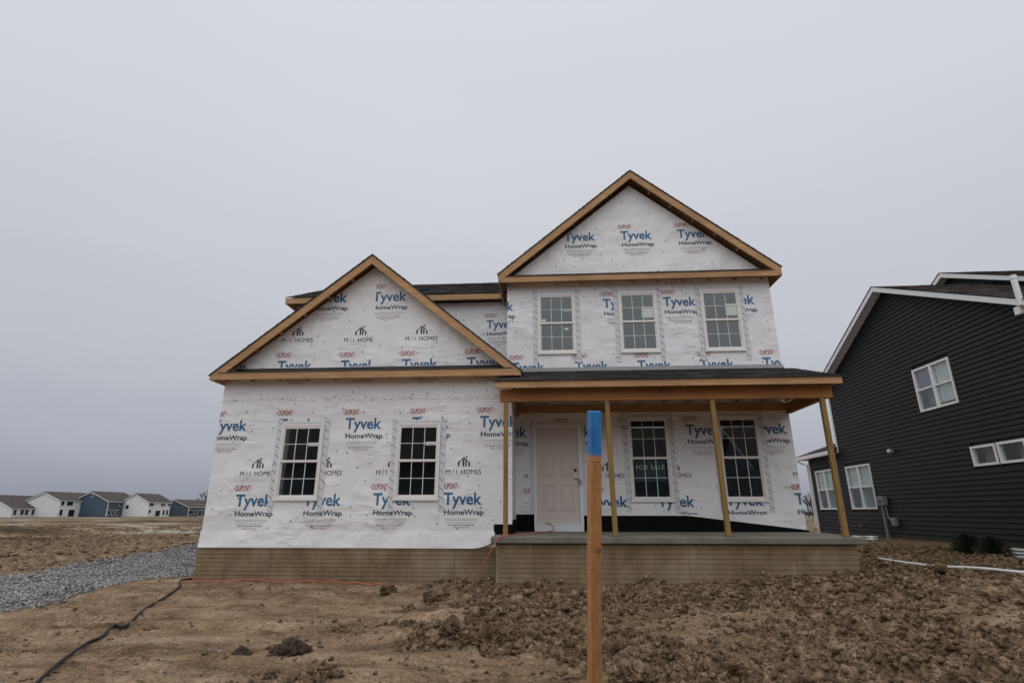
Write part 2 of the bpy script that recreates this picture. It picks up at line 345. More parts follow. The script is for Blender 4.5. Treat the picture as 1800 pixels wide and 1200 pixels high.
def put_print(kind, x, z, y, clip, parent, opens=()):                   # anchor: left end of the baseline; clip: convex polygon (x, z), counter-clockwise
    bm = bmesh.new(); 
    for v, fs, ink in block(kind):
        vs = [bm.verts.new((x+a, y, z+b_)) for a, b_ in v]
        for f_ in fs:
            try: bm.faces.new([vs[i] for i in f_]).material_index = ink
            except ValueError: pass
    n = len(clip)
    for i in range(n):
        (ax, az), (bx, bz) = clip[i], clip[(i+1) % n]
        bmesh.ops.bisect_plane(bm, geom=bm.verts[:]+bm.edges[:]+bm.faces[:], plane_co=(ax, 0, az), plane_no=(bz-az, 0, -(bx-ax)), clear_outer=True)
    for (h0, h1, h2, h3) in opens:
        for co, no in (((h0, 0, 0), (1, 0, 0)), ((h1, 0, 0), (1, 0, 0)), ((0, 0, h2), (0, 0, 1)), ((0, 0, h3), (0, 0, 1))):
            bmesh.ops.bisect_plane(bm, geom=bm.verts[:]+bm.edges[:]+bm.faces[:], plane_co=co, plane_no=no)
        dl = [f_ for f_ in bm.faces if h0 < f_.calc_center_median().x < h1 and h2 < f_.calc_center_median().z < h3]
        if dl: bmesh.ops.delete(bm, geom=dl, context='FACES')
    if not bm.faces: bm.free(); return
    for f_ in bm.faces:
        if f_.normal.y > 0: f_.normal_flip()
    me = bpy.data.meshes.new('wrap_print'); bm.to_mesh(me); bm.free()
    for k in INK: me.materials.append(M[k])
    link('wrap_print', me, parent)
def rect(x0, x1, z0, z1): return [(x0, z0), (x1, z0), (x1, z1), (x0, z1)]

# ================================================================== GROUND
def vnoise(x, y, seed=0):
    xi = np.floor(x).astype(np.int64); yi = np.floor(y).astype(np.int64); fx = x-xi; fy = y-yi
    def h(a, b_):
        n = (a*374761393 + b_*668265263 + seed*974711) & 0xffffffff; n = ((n ^ (n >> 13))*1274126177) & 0xffffffff
        return ((n ^ (n >> 16)) & 0xffff)/65535.0
    ux = fx*fx*(3-2*fx); uy = fy*fy*(3-2*fy)
    return (h(xi, yi)*(1-ux)+h(xi+1, yi)*ux)*(1-uy) + (h(xi, yi+1)*(1-ux)+h(xi+1, yi+1)*ux)*uy - .5
def fbm(x, y, octv=5, seed=0, gain=.5):
    s_, a = np.zeros_like(x), 1.0
    for k in range(octv): s_ = s_+a*vnoise(x*2**k+17.3*k, y*2**k-9.1*k, seed+k); a *= gain
    return s_
def sst(x, a, b_): t_ = np.clip((x-a)/(b_-a), 0, 1); return t_*t_*(3-2*t_)
def turned(x, y):                                             # 0 packed tan dirt .. 1 turned clods
    edge = np.interp(y, [-12, -5.6, -4.6, -3.4, -2, -.9, 0], [8.6, 7.0, 6.1, 5.35, 5.0, 4.3, 4.0])
    e = x-edge+fbm(x*.9, y*.9, 4, 5)*1.6
    m_ = sst(e, -.25, .45)*(1-.8*sst(fbm(x*.45, y*.8, 4, 9)+sst(-y, 3.0, 7)*.30*sst(x, 8, 11), .02, .28))
    isl = .9*sst(fbm(x*1.25+3, y*1.9, 4, 91), .27, .42)*sst(-y, .8, 2.5)*sst(x, 3.9, 5.0)
    m_ = np.maximum(m_, isl)
    return np.where(x < -3.2, .75*sst(-x, 3.2, 6), m_)
def ground_z(x, y, fine=True):
    x = np.asarray(x, float); y = np.asarray(y, float)
    z = -.66-.030*np.clip(-y-.5, 0, 12) + np.interp(x, [6, 12.4, 15, 18], [0, .30, .385, .385])*(1-.45*sst(-y, 2, 8))*(1-sst(x, 30, 60))
    z = z - .06*sst(-x, -1, 4)
    far = np.hypot(x-7, y+11)
    z = z*(1-sst(far, 30, 90)) + (-.98)*sst(far, 30, 90)
    z = z + fbm(x*.045, y*.09, 4, 40)*1.1*sst(far, 26, 60)*(1-sst(far, 110, 170)) + np.abs(fbm(x*.5, y*.5, 5, 44, .6))*.30*sst(far, 14, 24)*(1-sst(far, 60, 120)) + .30*sst(-x, 5.5, 8.5)*(1-sst(-x, 9, 16))*sst(y, -6, 2)*(1-sst(y, 14, 26))
    if fine:
        tm = turned(x, y); nearf = 1-sst(far, 18, 45)
        z = z + (fbm(x*.5, y*.5, 3, 2)*.07 + fbm(x*2.1, y*2.1, 3, 3)*.012)
        z = z + tm*nearf*(fbm(x*1.6, y*1.6, 5, 11, .6)*.12 + np.abs(fbm(x*5, y*5, 5, 12, .7))*.16 - .03)
        z = z + (1-tm)*nearf*(np.abs(fbm(x*.7+y*.35, y*3.2-x*.7, 4, 21))*.06 + fbm(x*5, y*7, 4, 23, .7)*.032*(.4+1.6*sst(fbm(x*.8, y*.8, 3, 27), -.1, .3)))
        ph = np.exp(-(((x-6.1)/1.0)**2+((y+3.0)/1.5)**2))*.10 + np.exp(-(((x-5.6)/1.1)**2+((y+.9)/.5)**2))*.08
        z = z + ph
        for c0, sl_, k_ in ((-2.3, .10, 1), (-3.9, .10, 1), (-5.1, -.16, .8)):
            dd = y-(c0+sl_*(x-2)+.15*np.sin(x*.7)); z = z - (1-tm)*nearf*k_*(.035*np.exp(-(dd/.13)**2)-.02*np.exp(-((np.abs(dd)-.24)/.08)**2))*(.5+1.0*(vnoise(x*3.5, y*.5, 71)+.5))*sst(x, -1, .5)
    return z
GRAVEL = [(-.75, -3.2), (-.85, -2.5), (-1.1, -1.4), (-1.3, .3), (-.35, 1.2), (-.1, 12), (-6.0, 12), (-6.1, 8.2), (-5.8, 5.2), (-5.3, 2.75), (-4.5, .4), (-4.2, -3), (-4.0, -9), (-.6, -9)]
GP = np.array(GRAVEL)
def in_poly(x, y, P=GP):
    c = np.zeros(x.shape, bool); n = len(P)
    for i in range(n):
        (x1, y1), (x2, y2) = P[i], P[(i+1) % n]
        c ^= ((y1 > y) != (y2 > y)) & (x < (x2-x1)*(y-y1)/(y2-y1+1e-12)+x1)
    return c
th = np.concatenate([np.linspace(-62, 62, 640), np.linspace(62, 298, 70)[1:-1]]); th = np.radians(th)+0
rad = np.concatenate([np.linspace(.4, 4, 26)[:-1], 4*1.0085**np.arange(250), 4*1.0085**250*1.055**np.arange(1, 78)])
T_, R_2 = np.meshgrid(th, rad); gx = CAM.x+R_2*np.sin(T_-YAW); gy = CAM.y+R_2*np.cos(T_-YAW)
gz = ground_z(gx, gy); nr, ncl = gx.shape
idx = np.arange(nr*ncl).reshape(nr, ncl); nx = np.roll(idx, -1, 1)
F = np.stack([idx[:-1], nx[:-1], nx[1:], idx[1:]], -1).reshape(-1, 4)
me = bpy.data.meshes.new('ground'); me.vertices.add(nr*ncl); me.vertices.foreach_set('co', np.stack([gx, gy, gz], -1).ravel())
me.loops.add(F.size); me.loops.foreach_set('vertex_index', F[:, ::-1].ravel()); me.polygons.add(len(F))
me.polygons.foreach_set('loop_start', np.arange(len(F))*4); me.polygons.foreach_set('use_smooth', np.ones(len(F), bool)); me.update(); me.validate()
for nm, val in (('turned', turned(gx, gy)), ('stone', in_poly(gx+fbm(gx*1.5, gy*1.5, 3, 31)*.6, gy).astype(float)*.9), ('field', sst(np.hypot(gx-7, gy+11), 20, 34)*sst(-gx, 3, 9)+sst(gy, 25, 40)*(gx > 0))):
    a = me.attributes.new(nm, 'FLOAT', 'POINT'); a.data.foreach_set('value', val.ravel().astype(np.float32))
me.materials.append(M['soil']); struct(link('ground', me))
def gz1(x, y): return float(ground_z(np.array([x]), np.array([y]))[0])

def ico(sub):
    bm = bmesh.new(); bmesh.ops.create_icosphere(bm, subdivisions=sub, radius=1)
    v = np.array([q.co[:] for q in bm.verts]); f_ = np.array([[q.index for q in p.verts] for p in bm.faces]); bm.free(); return v, f_
I1, I2, I3, I4 = ico(1), ico(2), ico(3), ico(5)
OCT = (np.array([(1, 0, 0), (-1, 0, 0), (0, 1, 0), (0, -1, 0), (0, 0, 1), (0, 0, -1)], float)*1.15, np.array([(0, 2, 4), (2, 1, 4), (1, 3, 4), (3, 0, 4), (2, 0, 5), (1, 2, 5), (3, 1, 5), (0, 3, 5)]))
def lumps(name, P, S, geo, material, jag=.35, flat=.7, sink=.25, smooth=False):
    v0, f0 = geo; n = len(P); k = len(v0)
    V = np.repeat(v0[None], n, 0)*(1+rng.uniform(-jag, jag, (n, k, 1)))
    V *= rng.uniform(.65, 1.35, (n, 1, 3))
    q = rng.normal(size=(n, 4)); q /= np.linalg.norm(q, axis=1, keepdims=True); a, b_, c, d_ = q.T
    Rm = np.stack([np.stack([1-2*(c*c+d_*d_), 2*(b_*c-a*d_), 2*(b_*d_+a*c)], -1), np.stack([2*(b_*c+a*d_), 1-2*(b_*b_+d_*d_), 2*(c*d_-a*b_)], -1), np.stack([2*(b_*d_-a*c), 2*(c*d_+a*b_), 1-2*(b_*b_+c*c)], -1)], 1)
    V = np.einsum('nij,nkj->nki', Rm, V); V[:, :, 2] *= flat
    V = V*S[:, None, None]+P[:, None, :]; V[:, :, 2] += (S*flat*(1-2*sink))[:, None]*.5
    Fc = (f0[None]+(np.arange(n)*k)[:, None, None]).reshape(-1, 3)
    me = bpy.data.meshes.new(name); me.vertices.add(n*k); me.vertices.foreach_set('co', V.ravel()); me.loops.add(Fc.size); me.loops.foreach_set('vertex_index', Fc.ravel())
    me.polygons.add(len(Fc)); me.polygons.foreach_set('loop_start', np.arange(len(Fc))*3)
    if smooth: me.polygons.foreach_set('use_smooth', np.ones(len(Fc), bool))
    me.update(); me.materials.append(material); return link(name, me)
def off_house(x, y): return ~(((x > -.05) & (x < 6.3) & (y > -.03)) | ((x > 5.95) & (x < 12.45) & (y > -.78)) | (x > 16.95))
def scatter(n, x0, x1, y0, y1, maskf):
    x = rng.uniform(x0, x1, n); y = rng.uniform(y0, y1, n); k = (rng.uniform(0, 1, n) < maskf(x, y)) & off_house(x, y); return x[k], y[k]
# turned clay lumps (nobody could count them)
x, y = scatter(150000, 3.0, 17, -8.5, 4, lambda x, y: turned(x, y)*.85)
tag(lumps('clay_crumbs', np.stack([x, y, ground_z(x, y)], 1), .010+.042*rng.power(.35, len(x))**2, OCT, M['clod'], .35, .8, .15), 'loose brown clay crumbs covering the turned earth before the porch', 'soil', kind='stuff')
x, y = scatter(4200, 4, 17, -8, 4, lambda x, y: turned(x, y)**2*.7*(.25+.75*np.exp(-(((x-6.4)/1.5)**2+((y+2.8)/2.4)**2))))
tag(lumps('clay_lumps', np.stack([x, y, ground_z(x, y)], 1), .04+.075*rng.power(.5, len(x))**2, I2, M['clod'], .30, .8, .2), 'fist sized lumps of broken clay heaped before the house', 'soil', kind='stuff')
x, y = scatter(36000, -1.5, 10, -8.5, 0, lambda x, y: (1-turned(x, y))*.5*(.12+sst(fbm(x*1.1, y*1.1, 4, 66), .0, .3)))
tag(lumps('dirt_crumbs', np.stack([x, y, ground_z(x, y)], 1), .005+.026*rng.power(.3, len(x))**3, OCT, M['clod'], .3, .75, .15), 'scattered crumbs and pebbles on the packed tan dirt', 'soil', kind='stuff')
x, y = scatter(5200, -1, 9, -8.5, 0, lambda x, y: (1-turned(x, y))*.4*(vnoise(x*.8, y*.8, 77) > -.05))
tag(lumps('scattered_stones', np.stack([x, y, ground_z(x, y)], 1), .006+.020*rng.power(.4, len(x))**2, OCT, M['stone'], .3, .6, .2), 'small grey stones strewn over the packed tan dirt', 'stones', kind='stuff')
x = rng.uniform(-6.4, .2, 110000); y = -7+19*rng.uniform(0, 1, 110000)**1.35; k = in_poly(x+fbm(x*1.5, y*1.5, 3, 31)*.6, y) & off_house(x, y); x, y = x[k], y[k]
tag(lumps('gravel', np.stack([x, y, ground_z(x, y)], 1), rng.uniform(.012, .033, len(x)), OCT, M['stone'], .3, .8, .25), 'grey crushed stone spread beside the left end of the house', 'gravel', kind='stuff')
x = rng.uniform(-36, -4.5, 42000); y = rng.uniform(-4, 36, 42000); k = ~in_poly(x, y); x, y = x[k], y[k]
tag(lumps('bank_clods', np.stack([x, y, ground_z(x, y)], 1), .02+.07*rng.power(.4, len(x))**2, OCT, M['clod'], .35, .6, .3), 'brown clods along the dirt bank beyond the gravel', 'soil', kind='stuff')
# the big clods that can be picked out
def clod(u, v, s_, label, material='clod', name='clay_clod', flat=.75):
    p = un(u, v, 'Z', -.72)
    for _ in range(4): p = un(u, v, 'Z', gz1(p.x, p.y)+s_*.25)
    v0, f0 = I4; n_ = v0*1.7
    rr = 1+.40*fbm(n_[:, 0]*1.1+u, n_[:, 1]*1.1+n_[:, 2]*1.5+v, 4, 3, .65)-.34*np.abs(fbm(n_[:, 0]*2.2+u, n_[:, 2]*2.2+n_[:, 1]*1.7, 5, 8, .7))+.10*fbm(n_[:, 0]*7+n_[:, 2]*5, n_[:, 1]*7-n_[:, 2]*4, 3, 9, .7)
    V = v0*rr[:, None]*s_*np.array((random.uniform(.9, 1.25), random.uniform(.8, 1.1), flat))
    mb_ = MB(); mb_.add([tuple(q) for q in V], [tuple(q) for q in f0]); o = mb_.build(name, M[material], fix=False)
    o.location = (p.x, p.y, gz1(p.x, p.y)+s_*.22); o.rotation_euler = (random.uniform(-.4, .4), random.uniform(-.4, .4), random.uniform(0, 6))
    return tag(o, label, 'clod', 'big clods of clay')
clod(796, 1100, .185, 'large cracked clay clod at the left edge of the clod heap')
clod(868, 1112, .19, 'large rounded clay clod right of the largest one')
clod(830, 1122, .11, 'small clay clod wedged between two large clods')
clod(682, 1040, .15, 'clay clod at the left tip of the heap by the foundation')
clod(765, 1050, .17, 'clay clod on the heap just under the end of the orange cord')
clod(855, 1062, .15, 'pale slab like clay clod in the middle of the heap')
clod(900, 1028, .15, 'clay clod resting against the porch foundation')
clod(1115, 1186, .15, 'big clay clod at the bottom edge right of the wooden stake')
clod(1300, 1188, .11, 'clay clod near the bottom edge far right of the stake')
for u, v, s_, lab in ((512, 1146, .15, 'dark damp heap of clay alone on the packed tan dirt'), (424, 1150, .075, 'small dark heap left of the bigger damp heap')):
    p = un(u, v, 'Z', -.72)
    for _ in range(4): p = un(u, v, 'Z', gz1(p.x, p.y))
    n = 160; x = p.x+rng.normal(0, s_*.55, n); y = p.y+rng.normal(0, s_*.45, n); hh = .75*s_*np.exp(-(((x-p.x)/s_)**2+((y-p.y)/s_)**2)*1.6)
    tag(lumps('damp_clay_heap', np.stack([x, y, ground_z(x, y)+hh-.01], 1), rng.uniform(.10, .32, n)*s_, I2, M['clod_dark'], .3, .9, .3), lab, 'clod', 'damp heaps of clay')

# ================================================================== THE HOUSE IN WRAP
house = thing('wrapped_house', 'unfinished two storey house in white printed house wrap with raw lumber trim', 'house', (3, 0, -.6))
hinv = Matrix.Translation((-3, 0, .6))
YM, XR, WX = 1.17, 12.38, 6.29
LW = [(1.87, .877, 2.427), (4.349, .877, 2.427)]; UW = [(7.286, 4.204, 5.743), (9.232, 4.204, 5.743), (11.178, 4.204, 5.743)]; PW = [(9.257, .863, 2.699), (11.224, .863, 2.699)]
WW = .913
_before = set(bpy.data.objects)
def hole(c, z0, z1): return (c-WW/2+.035, c+WW/2-.035, z0+.035, z1-.035)
def pf(y0, t_=.15): return lambda u, v, dp: (u, y0+t_*dp, v)
def px(x0, t_=.15): return lambda u, v, dp: (x0+t_*dp, u, v)
# walls
mb = MB(); wall(mb, 0, WX, 0, 3.66, [hole(*q) for q in LW], pf(0)); mb.build('wing_front_wall', M['wrap'], house)
mb = MB(); wall(mb, .152, 2.4, 0, 3.66, [], px(0.0)); mb.build('wing_side_wall', M['wrap'], house)
mb = MB(); wall(mb, .152, 2.4, 0, 3.66, [], px(WX-.15)); mb.build('wing_side_wall', M['wrap'], house)
mb = MB(); mb.prism([(.15, 3.662), (6.14, 3.662), (3.145, 6.03)], 0.001, .13, 'XZ'); mb.build('wing_gable_wall', M['wrap'], house)
DX0, DX1, DZ1 = 6.771-.035, 6.771+.914+.035, 2.50
mb = MB(); wall(mb, 6.09, XR, .0, 6.20, [hole(*q) for q in UW+PW]+[(DX0, DX1, .30, DZ1)], pf(YM)); mb.build('main_front_wall', M['wrap'], house)
mb = MB(); mb.prism([(6.2, 6.202), (12.28, 6.202), (9.24, 8.70)], YM+.001, YM+.13, 'XZ'); mb.build('main_gable_wall', M['wrap'], house)
mb = MB(); wall(mb, YM+.152, 9.0, 0, 6.2, [], px(XR-.15)); mb.build('main_side_wall', M['wrap'], house)
mb = MB(); wall(mb, YM+.152, 2.4, 3.5, 6.2, [], px(6.09)); mb.build('main_side_wall', M['wrap'], house)
mb = MB(); wall(mb, .2, 6.088, 3.3, 6.05, [], pf(2.4)); mb.build('rear_upper_wall', M['wrap'], house)
mb = MB(); wall(mb, 2.56, 9.0, 0, 6.1, [], px(.2)); wall(mb, .36, XR-.16, 0, 6.1, [], pf(8.85)); mb.build('rear_wall', M['wrap'], house)
# rooms: floors, ceilings, partitions (dark, seen through the glass)
mb = MB(); mb.box(.16, 6.1, .16, 8.8, -.06, -.02); mb.box(6.1, XR-.16, YM+.16, 8.8, -.05, .22)
mb.box(.16, 6.12, .16, 8.8, 3.0, 3.2); mb.box(6.15, XR-.16, YM+.16, 8.8, 2.95, 3.15); mb.box(6.25, XR-.16, YM+.16, 8.8, 6.0, 6.15)
mb.box(.16, 6.1, 4.6, 4.7, 0, 3.0); mb.box(6.3, XR-.16, 5.2, 5.3, .23, 2.94); mb.box(6.3, XR-.16, 4.2, 4.3, 3.2, 6.0); mb.box(8.25, 8.35, YM+.16, 5.2, .23, 2.94)
mb.build('room_shell', M['interior'], house)
for k in range(9): x = 8.45+.42*k; mb = MB(); mb.box(x, x+.04, 4.0, 4.09, .24, 2.9); mb.build('stud', M['lumber'], house)
# upper sheet of wrap lapped over the lower one, and the lapped half of the gable
mb = MB(); mb.box(-.004, WX, -.007, -.001, 2.925, 3.66); mb.build('lapped_wrap', M['wrap'], house)
mb = MB(); mb.prism([(3.20, 3.664), (6.13, 3.664), (3.20, 5.975)], -.006, -.0005, 'XZ'); mb.build('lapped_wrap', M['wrap'], house)
# loose skirt of the wrap hanging over the foundation
mb = MB(); nxs = 90; rows = 6
for i in range(nxs+1):
    x = -.01+5.96*i/nxs; zb = -.025 + .13*max(0, (x-5.5)/.45)**2
    for j in range(rows+1):
        t_ = j/rows; zz = .30+(zb-.30)*t_
        amp = .012+.05*float(sst(np.array(x), 4.8, 5.8)); bl = .028*t_+t_*(.004+amp*(.5+vnoise(np.array([x*3.1]), np.array([t_*2.]), 3)[0]))
        mb.v.append((x, -.003-bl, zz))
for i in range(nxs):
    for j in range(rows): a = i*(rows+1)+j; mb.f.append((a, a+1, a+rows+2, a+rows+1)); mb.m.append(0)
mb.build('wrap_skirt', M['wrap'], house, smooth=True, fix=False)
# black membrane at the foot of the porch walls
mb = MB(); mb.prism([(6.3, .245), (6.70, .245), (6.70, .60), (6.3, .60)], YM-.008, YM-.002); mb.prism([(7.76, .245), (12.46, .24), (12.40, .29), (9.95, .575), (7.76, .575)], YM-.008, YM-.002)
mb.box(5.93, 6.292, -.012, -.002, .19, .42); mb.box(6.2915, 6.297, 0, YM-.01, .22, .5); mb.build('black_membrane', M['black'], house)
# windows
def make_window(c, z0, z1, y, parent, stickers=()):
    h = z1-z0; W = WW; f_ = .055
    mb = MB(); x0, x1 = -W/2, W/2
    mb.box(x0, x0+f_, -.035, .06, 0, h); mb.box(x1-f_, x1, -.035, .06, 0, h); mb.box(x0+f_, x1-f_, -.035, .06, h-f_, h); mb.box(x0+f_, x1-f_, -.035, .06, 0, f_)
    mb.box(x0-.012, x1+.012, -.045, -.036, -.012, .03);
    me_ = mb.mesh('window', M['vinyl'])
    o = link('window', me_, parent, Vector((c, y, z0))-Vector(parent.location))
    hm = h*.5; ix0, ix1 = x0+f_, x1-f_; sf = .03
    for lo, hi, yy in ((f_, hm+.02, .0), (hm-.02, h-f_, -.022)):
        s_ = MB(); s_.box(ix0, ix0+sf, yy, yy+.03, lo, hi); s_.box(ix1-sf, ix1, yy, yy+.03, lo, hi); s_.box(ix0+sf, ix1-sf, yy, yy+.03, lo, lo+sf+.016); s_.box(ix0+sf, ix1-sf, yy, yy+.03, hi-sf-.016, hi)
        link('sash', s_.mesh('sash', M['vinyl']), o)
        gx0, gx1, g0, g1 = ix0+sf, ix1-sf, lo+sf+.016, hi-sf-.016; pw, ph = (gx1-gx0)/3, (g1-g0)/2
        key = (round(pw, 4), round(ph, 4))
        if key not in _pane:
            q = MB(); q.box(0, pw, 0, .006, 0, ph); _pane[key] = q.mesh('pane', M['glass'])
            q = MB(); q.box(-.0065, .0065, -.004, .010, 0, 2*ph); _munt[key] = q.mesh('muntin', M['grille'])
            q = MB(); q.box(0, 3*pw, -.003, .009, -.006, .006); _rail[key] = q.mesh('muntin', M['grille'])
        for i in range(3):
            for j in range(2): link('pane', _pane[key], o, (gx0+i*pw, yy+.016, g0+j*ph))
        for i in (1, 2): link('muntin', _munt[key], o, (gx0+i*pw, yy+.008, g0))
        link('muntin', _rail[key], o, (gx0, yy+.008, g0+ph))
    for (a, b_, cc, e) in stickers:
        s_ = MB(); s_.box(x0+a*W, x0+b_*W, -.0075, -.0065, cc*h, e*h); link('sticker', s_.mesh('sticker', M['sticker']), o)
    return o
_pane, _munt, _rail = {}, {}, {}
for i, q in enumerate(LW): make_window(q[0], q[1], q[2], 0, house, [(.66, .90, .70, .745)])
for i, q in enumerate(UW): make_window(q[0], q[1], q[2], YM, house, ([(.66, .90, .70, .73), (.10, .22, .53, .57), (.70, .80, .38, .42)], [(.60, .90, .56, .74)], [(.62, .90, .57, .76)])[i])
for i, q in enumerate(PW): make_window(q[0], q[1], q[2], YM, house)
# flashing tape down the sides of each opening, with its dark diagonal marks
def tape(c, z0, z1, y, parent):
    mb = MB()
    for s_ in (-1, 1):
        a = c+s_*(WW/2+.004); b_ = a+s_*.105; lo, hi = min(a, b_), max(a, b_)
        mb.box(lo, hi, y-.0085, y-.0055, z0-.22, z1+.09, 0); z = z0-.16
        while z < z1+.02:
            mb.add([(lo+.006, y-.0105, z+.065), (hi-.006, y-.0105, z), (hi-.006, y-.0105, z+.013), (lo+.006, y-.0105, z+.078)], [(0, 1, 2, 3)], 1); z += .17
    mb.box(c-WW/2-.12, c+WW/2+.12, y-.0095, y-.006, z1+.012, z1+.055, 0)
    mb.build('flashing_tape', [M['tape'], M['grey_dark']], parent)
M['grey_dark'] = plain('tape_mark', (.10, .12, .15), .5, .1, 8)
for q in LW: tape(q[0], q[1], q[2], 0, house)
for q in UW+PW: tape(q[0], q[1], q[2], YM, house)
# door
dz0, dz1, dx = .432, 2.462, 6.771
fr_ = MB(); fr_.box(dx-.075, dx-.004, YM-.03, YM+.1, .30, dz1+.075); fr_.box(dx+.918, dx+.989, YM-.03, YM+.1, .30, dz1+.075); fr_.box(dx-.004, dx+.918, YM-.03, YM+.1, dz1+.004, dz1+.075)
fr_.box(dx-.004, dx+.918, YM-.035, YM+.1, dz0-.05, dz0-.006); fr_.box(dx-.07, dx+.985, YM-.028, YM+.05, .252, dz0-.052)
fo = fr_.build('door_frame', M['trim'], house)
mb = MB(); mb.box(dx, dx+.914, YM+.012, YM+.055, dz0, dz1); mb.box(dx-.003, dx+.917, YM+.056, YM+.06, dz0-.005, dz1+.003, 1); door = mb.build('front_door', [M['door'], M['black']], house)
for cx_ in (.26, .654):
    for z0, z1 in ((.25, .80), (.98, 1.55), (1.70, 1.86)):
        p_ = MB(); X0, X1 = dx+cx_-.135, dx+cx_+.135; g = .022
        for a, b_, c_, e_ in ((X0, X1, z0, z0+g), (X0, X1, z1-g, z1), (X0, X0+g, z0+g, z1-g), (X1-g, X1, z0+g, z1-g)): p_.box(a, b_, YM-.006, YM+.0125, dz0+c_, dz0+e_)
        p_.prism([(X0+.05, dz0+z0+.05), (X1-.05, dz0+z0+.05), (X1-.05, dz0+z1-.05), (X0+.05, dz0+z1-.05)], YM+.0, YM+.0125); p_.build('door_panel', M['door'], door)
mb = MB(); mb.tube([(dx+.845, YM+.011, 1.53), (dx+.845, YM+.004, 1.53)], .03, 14); mb.build('deadbolt_hole', M['black'], door)
mb = MB(); mb.tube([(dx+.845, YM+.011, 1.36), (dx+.845, YM-.02, 1.36), (dx+.845, YM-.03, 1.36), (dx+.845, YM-.06, 1.36), (dx+.845, YM-.065, 1.36)], [.03, .012, .026, .028, .012], 14); mb.build('door_knob', M['brass'], door)
mb = MB()
for s_ in (-1, 1): xx = dx+.457+s_*.565; mb.box(xx-.05, xx+.05, YM-.008, YM-.005, .32, dz1+.12)
mb.box(dx-.16, dx+1.07, YM-.0085, YM-.0052, dz1+.08, dz1+.13); mb.build('flashing_tape', M['tape'], house)
# poured foundation with its grooved courses
def courses(mb, x0, x1, y, ztop, zbot, n, th_=.2):
    h = (ztop-zbot)/n
    for k in range(n):
        z1 = ztop-k*h; cuts = [x0]; xx = x0+random.uniform(.5, 1.5)
        while xx < x1-.3: cuts.append(xx); xx += random.choice((.8, 1.2, 1.62))
        cuts.append(x1)
        for a, b_ in zip(cuts, cuts[1:]): mb.box(a+.002, b_-.002, y, y+.02, z1-h+.009, z1, 0)
    mb.box(x0, x1, y+.012, y+th_, zbot, ztop-.001, 0)
    xs = x0+.62
    while xs < x1-.2:                                        # form panel seams and tie marks
        mb.box(xs, xs+.007, y-.0025, y+.001, zbot, ztop-.004, 1)
        for zz in (.17, .47): mb.tube([(xs+.3, y-.002, ztop-zz), (xs+.3, y+.004, ztop-zz)], .012, 8, 1)
        xs += .915
mb = MB(); courses(mb, -.02, 6.02, -.02, -.001, -1.0, 13); mb.box(-.02, .16, .19, 9.0, -1.0, -.001); mb.build('foundation', [M['found'], M['found_seam']], house)
mb = MB(); courses(mb, 6.10, 12.36, -.72, .098, -1.06, 14); mb.box(6.04, 6.10, -.727, .0, -1.06, .098); mb.box(12.30, 12.36, -.52, 9.0, -1.06, .098); mb.build('porch_foundation', [M['found'], M['found_seam']], house)
mb = MB(); mb.add([(5.95, -.80, .108), (12.50, -.80, .108), (12.50, YM, .12), (5.95, YM, .12), (5.95, -.80, .22), (12.50, -.80, .22), (12.50, YM, .25), (5.95, YM, .25)],
                  [(0, 3, 2, 1), (4, 5, 6, 7), (0, 1, 5, 4), (1, 2, 6, 5), (2, 3, 7, 6), (3, 0, 4, 7)])
o = mb.build('porch_slab', M['concrete'], house); o.modifiers.new('b', 'BEVEL').width = .012
# porch posts, beam, rafters, fascia, roof
for xc, lean in ((6.2, 0), (8.22, -.012), (10.24, -.01), (12.285, 0)):
    mb = MB(); mb.box(-.045, .045, -.045, .045, 0, 2.505); o = mb.build('porch_post', M['treated'], house); o.location = Vector((xc, -.55, .2275))-house.location; o.rotation_euler = (0, lean, random.uniform(-.05, .05)); o.modifiers.new('b', 'BEVEL').width = .006
BZ0, BZ1 = 2.735, 2.975
mb = MB(); mb.box(6.08, 9.25, -.605, -.552, BZ0, BZ1); mb.box(9.253, 12.47, -.605, -.552, BZ0, BZ1); mb.box(6.08, 12.47, -.549, -.50, BZ0, BZ1); mb.build('porch_beam', M['beam'], house)
mb = MB(); mb.box(12.33, 12.42, -.497, YM-.003, BZ0, BZ1); mb.build('side_beam', M['beam_y'], house)
mb = MB(); mb.box(6.30, 6.36, -.497, YM-.003, BZ0, BZ1); mb.build('side_beam', M['beam_y'], house)
mb = MB(); mb.box(6.37, 12.32, YM-.045, YM-.004, 2.80, 2.98); mb.build('ledger_board', M['lumber'], house)
SL = .329; pz = lambda y: 3.10+(y+.88)*SL
for k in range(12):
    mb = MB(); x = 6.42+k*.535; mb.add([(x, -.82, 2.98), (x+.04, -.82, 2.98), (x+.04, YM-.05, 2.985), (x, YM-.05, 2.985), (x, -.82, 3.06), (x+.04, -.82, 3.06), (x+.04, YM-.05, pz(YM-.05)-.04), (x, YM-.05, pz(YM-.05)-.04)],
                           [(0, 3, 2, 1), (4, 5, 6, 7), (0, 1, 5, 4), (1, 2, 6, 5), (2, 3, 7, 6), (3, 0, 4, 7)])
    mb.build('rafter', M['lumber_y'], house)
mb = MB(); mb.box(6.01, 9.27, -.862, -.824, 2.952, 3.088); mb.box(9.272, 12.56, -.862, -.824, 2.952, 3.088); mb.box(12.525, 12.56, -.823, YM, 2.99, 3.09); mb.build('porch_fascia', M['lumber'], house)
mb = MB(); mb.prism([(-.88, 3.088), (YM, pz(YM)-.012), (YM, pz(YM)-.03), (-.82, 3.07)], 6.0, 12.57, 'YZ'); mb.build('porch_sheathing', M['osb'], house)
mb = MB(); roof_courses(mb, (5.99, -.895, 3.092), (12.585, -.895, 3.092), (5.99, YM-.01, pz(YM-.01)), (12.585, YM-.01, pz(YM-.01)))
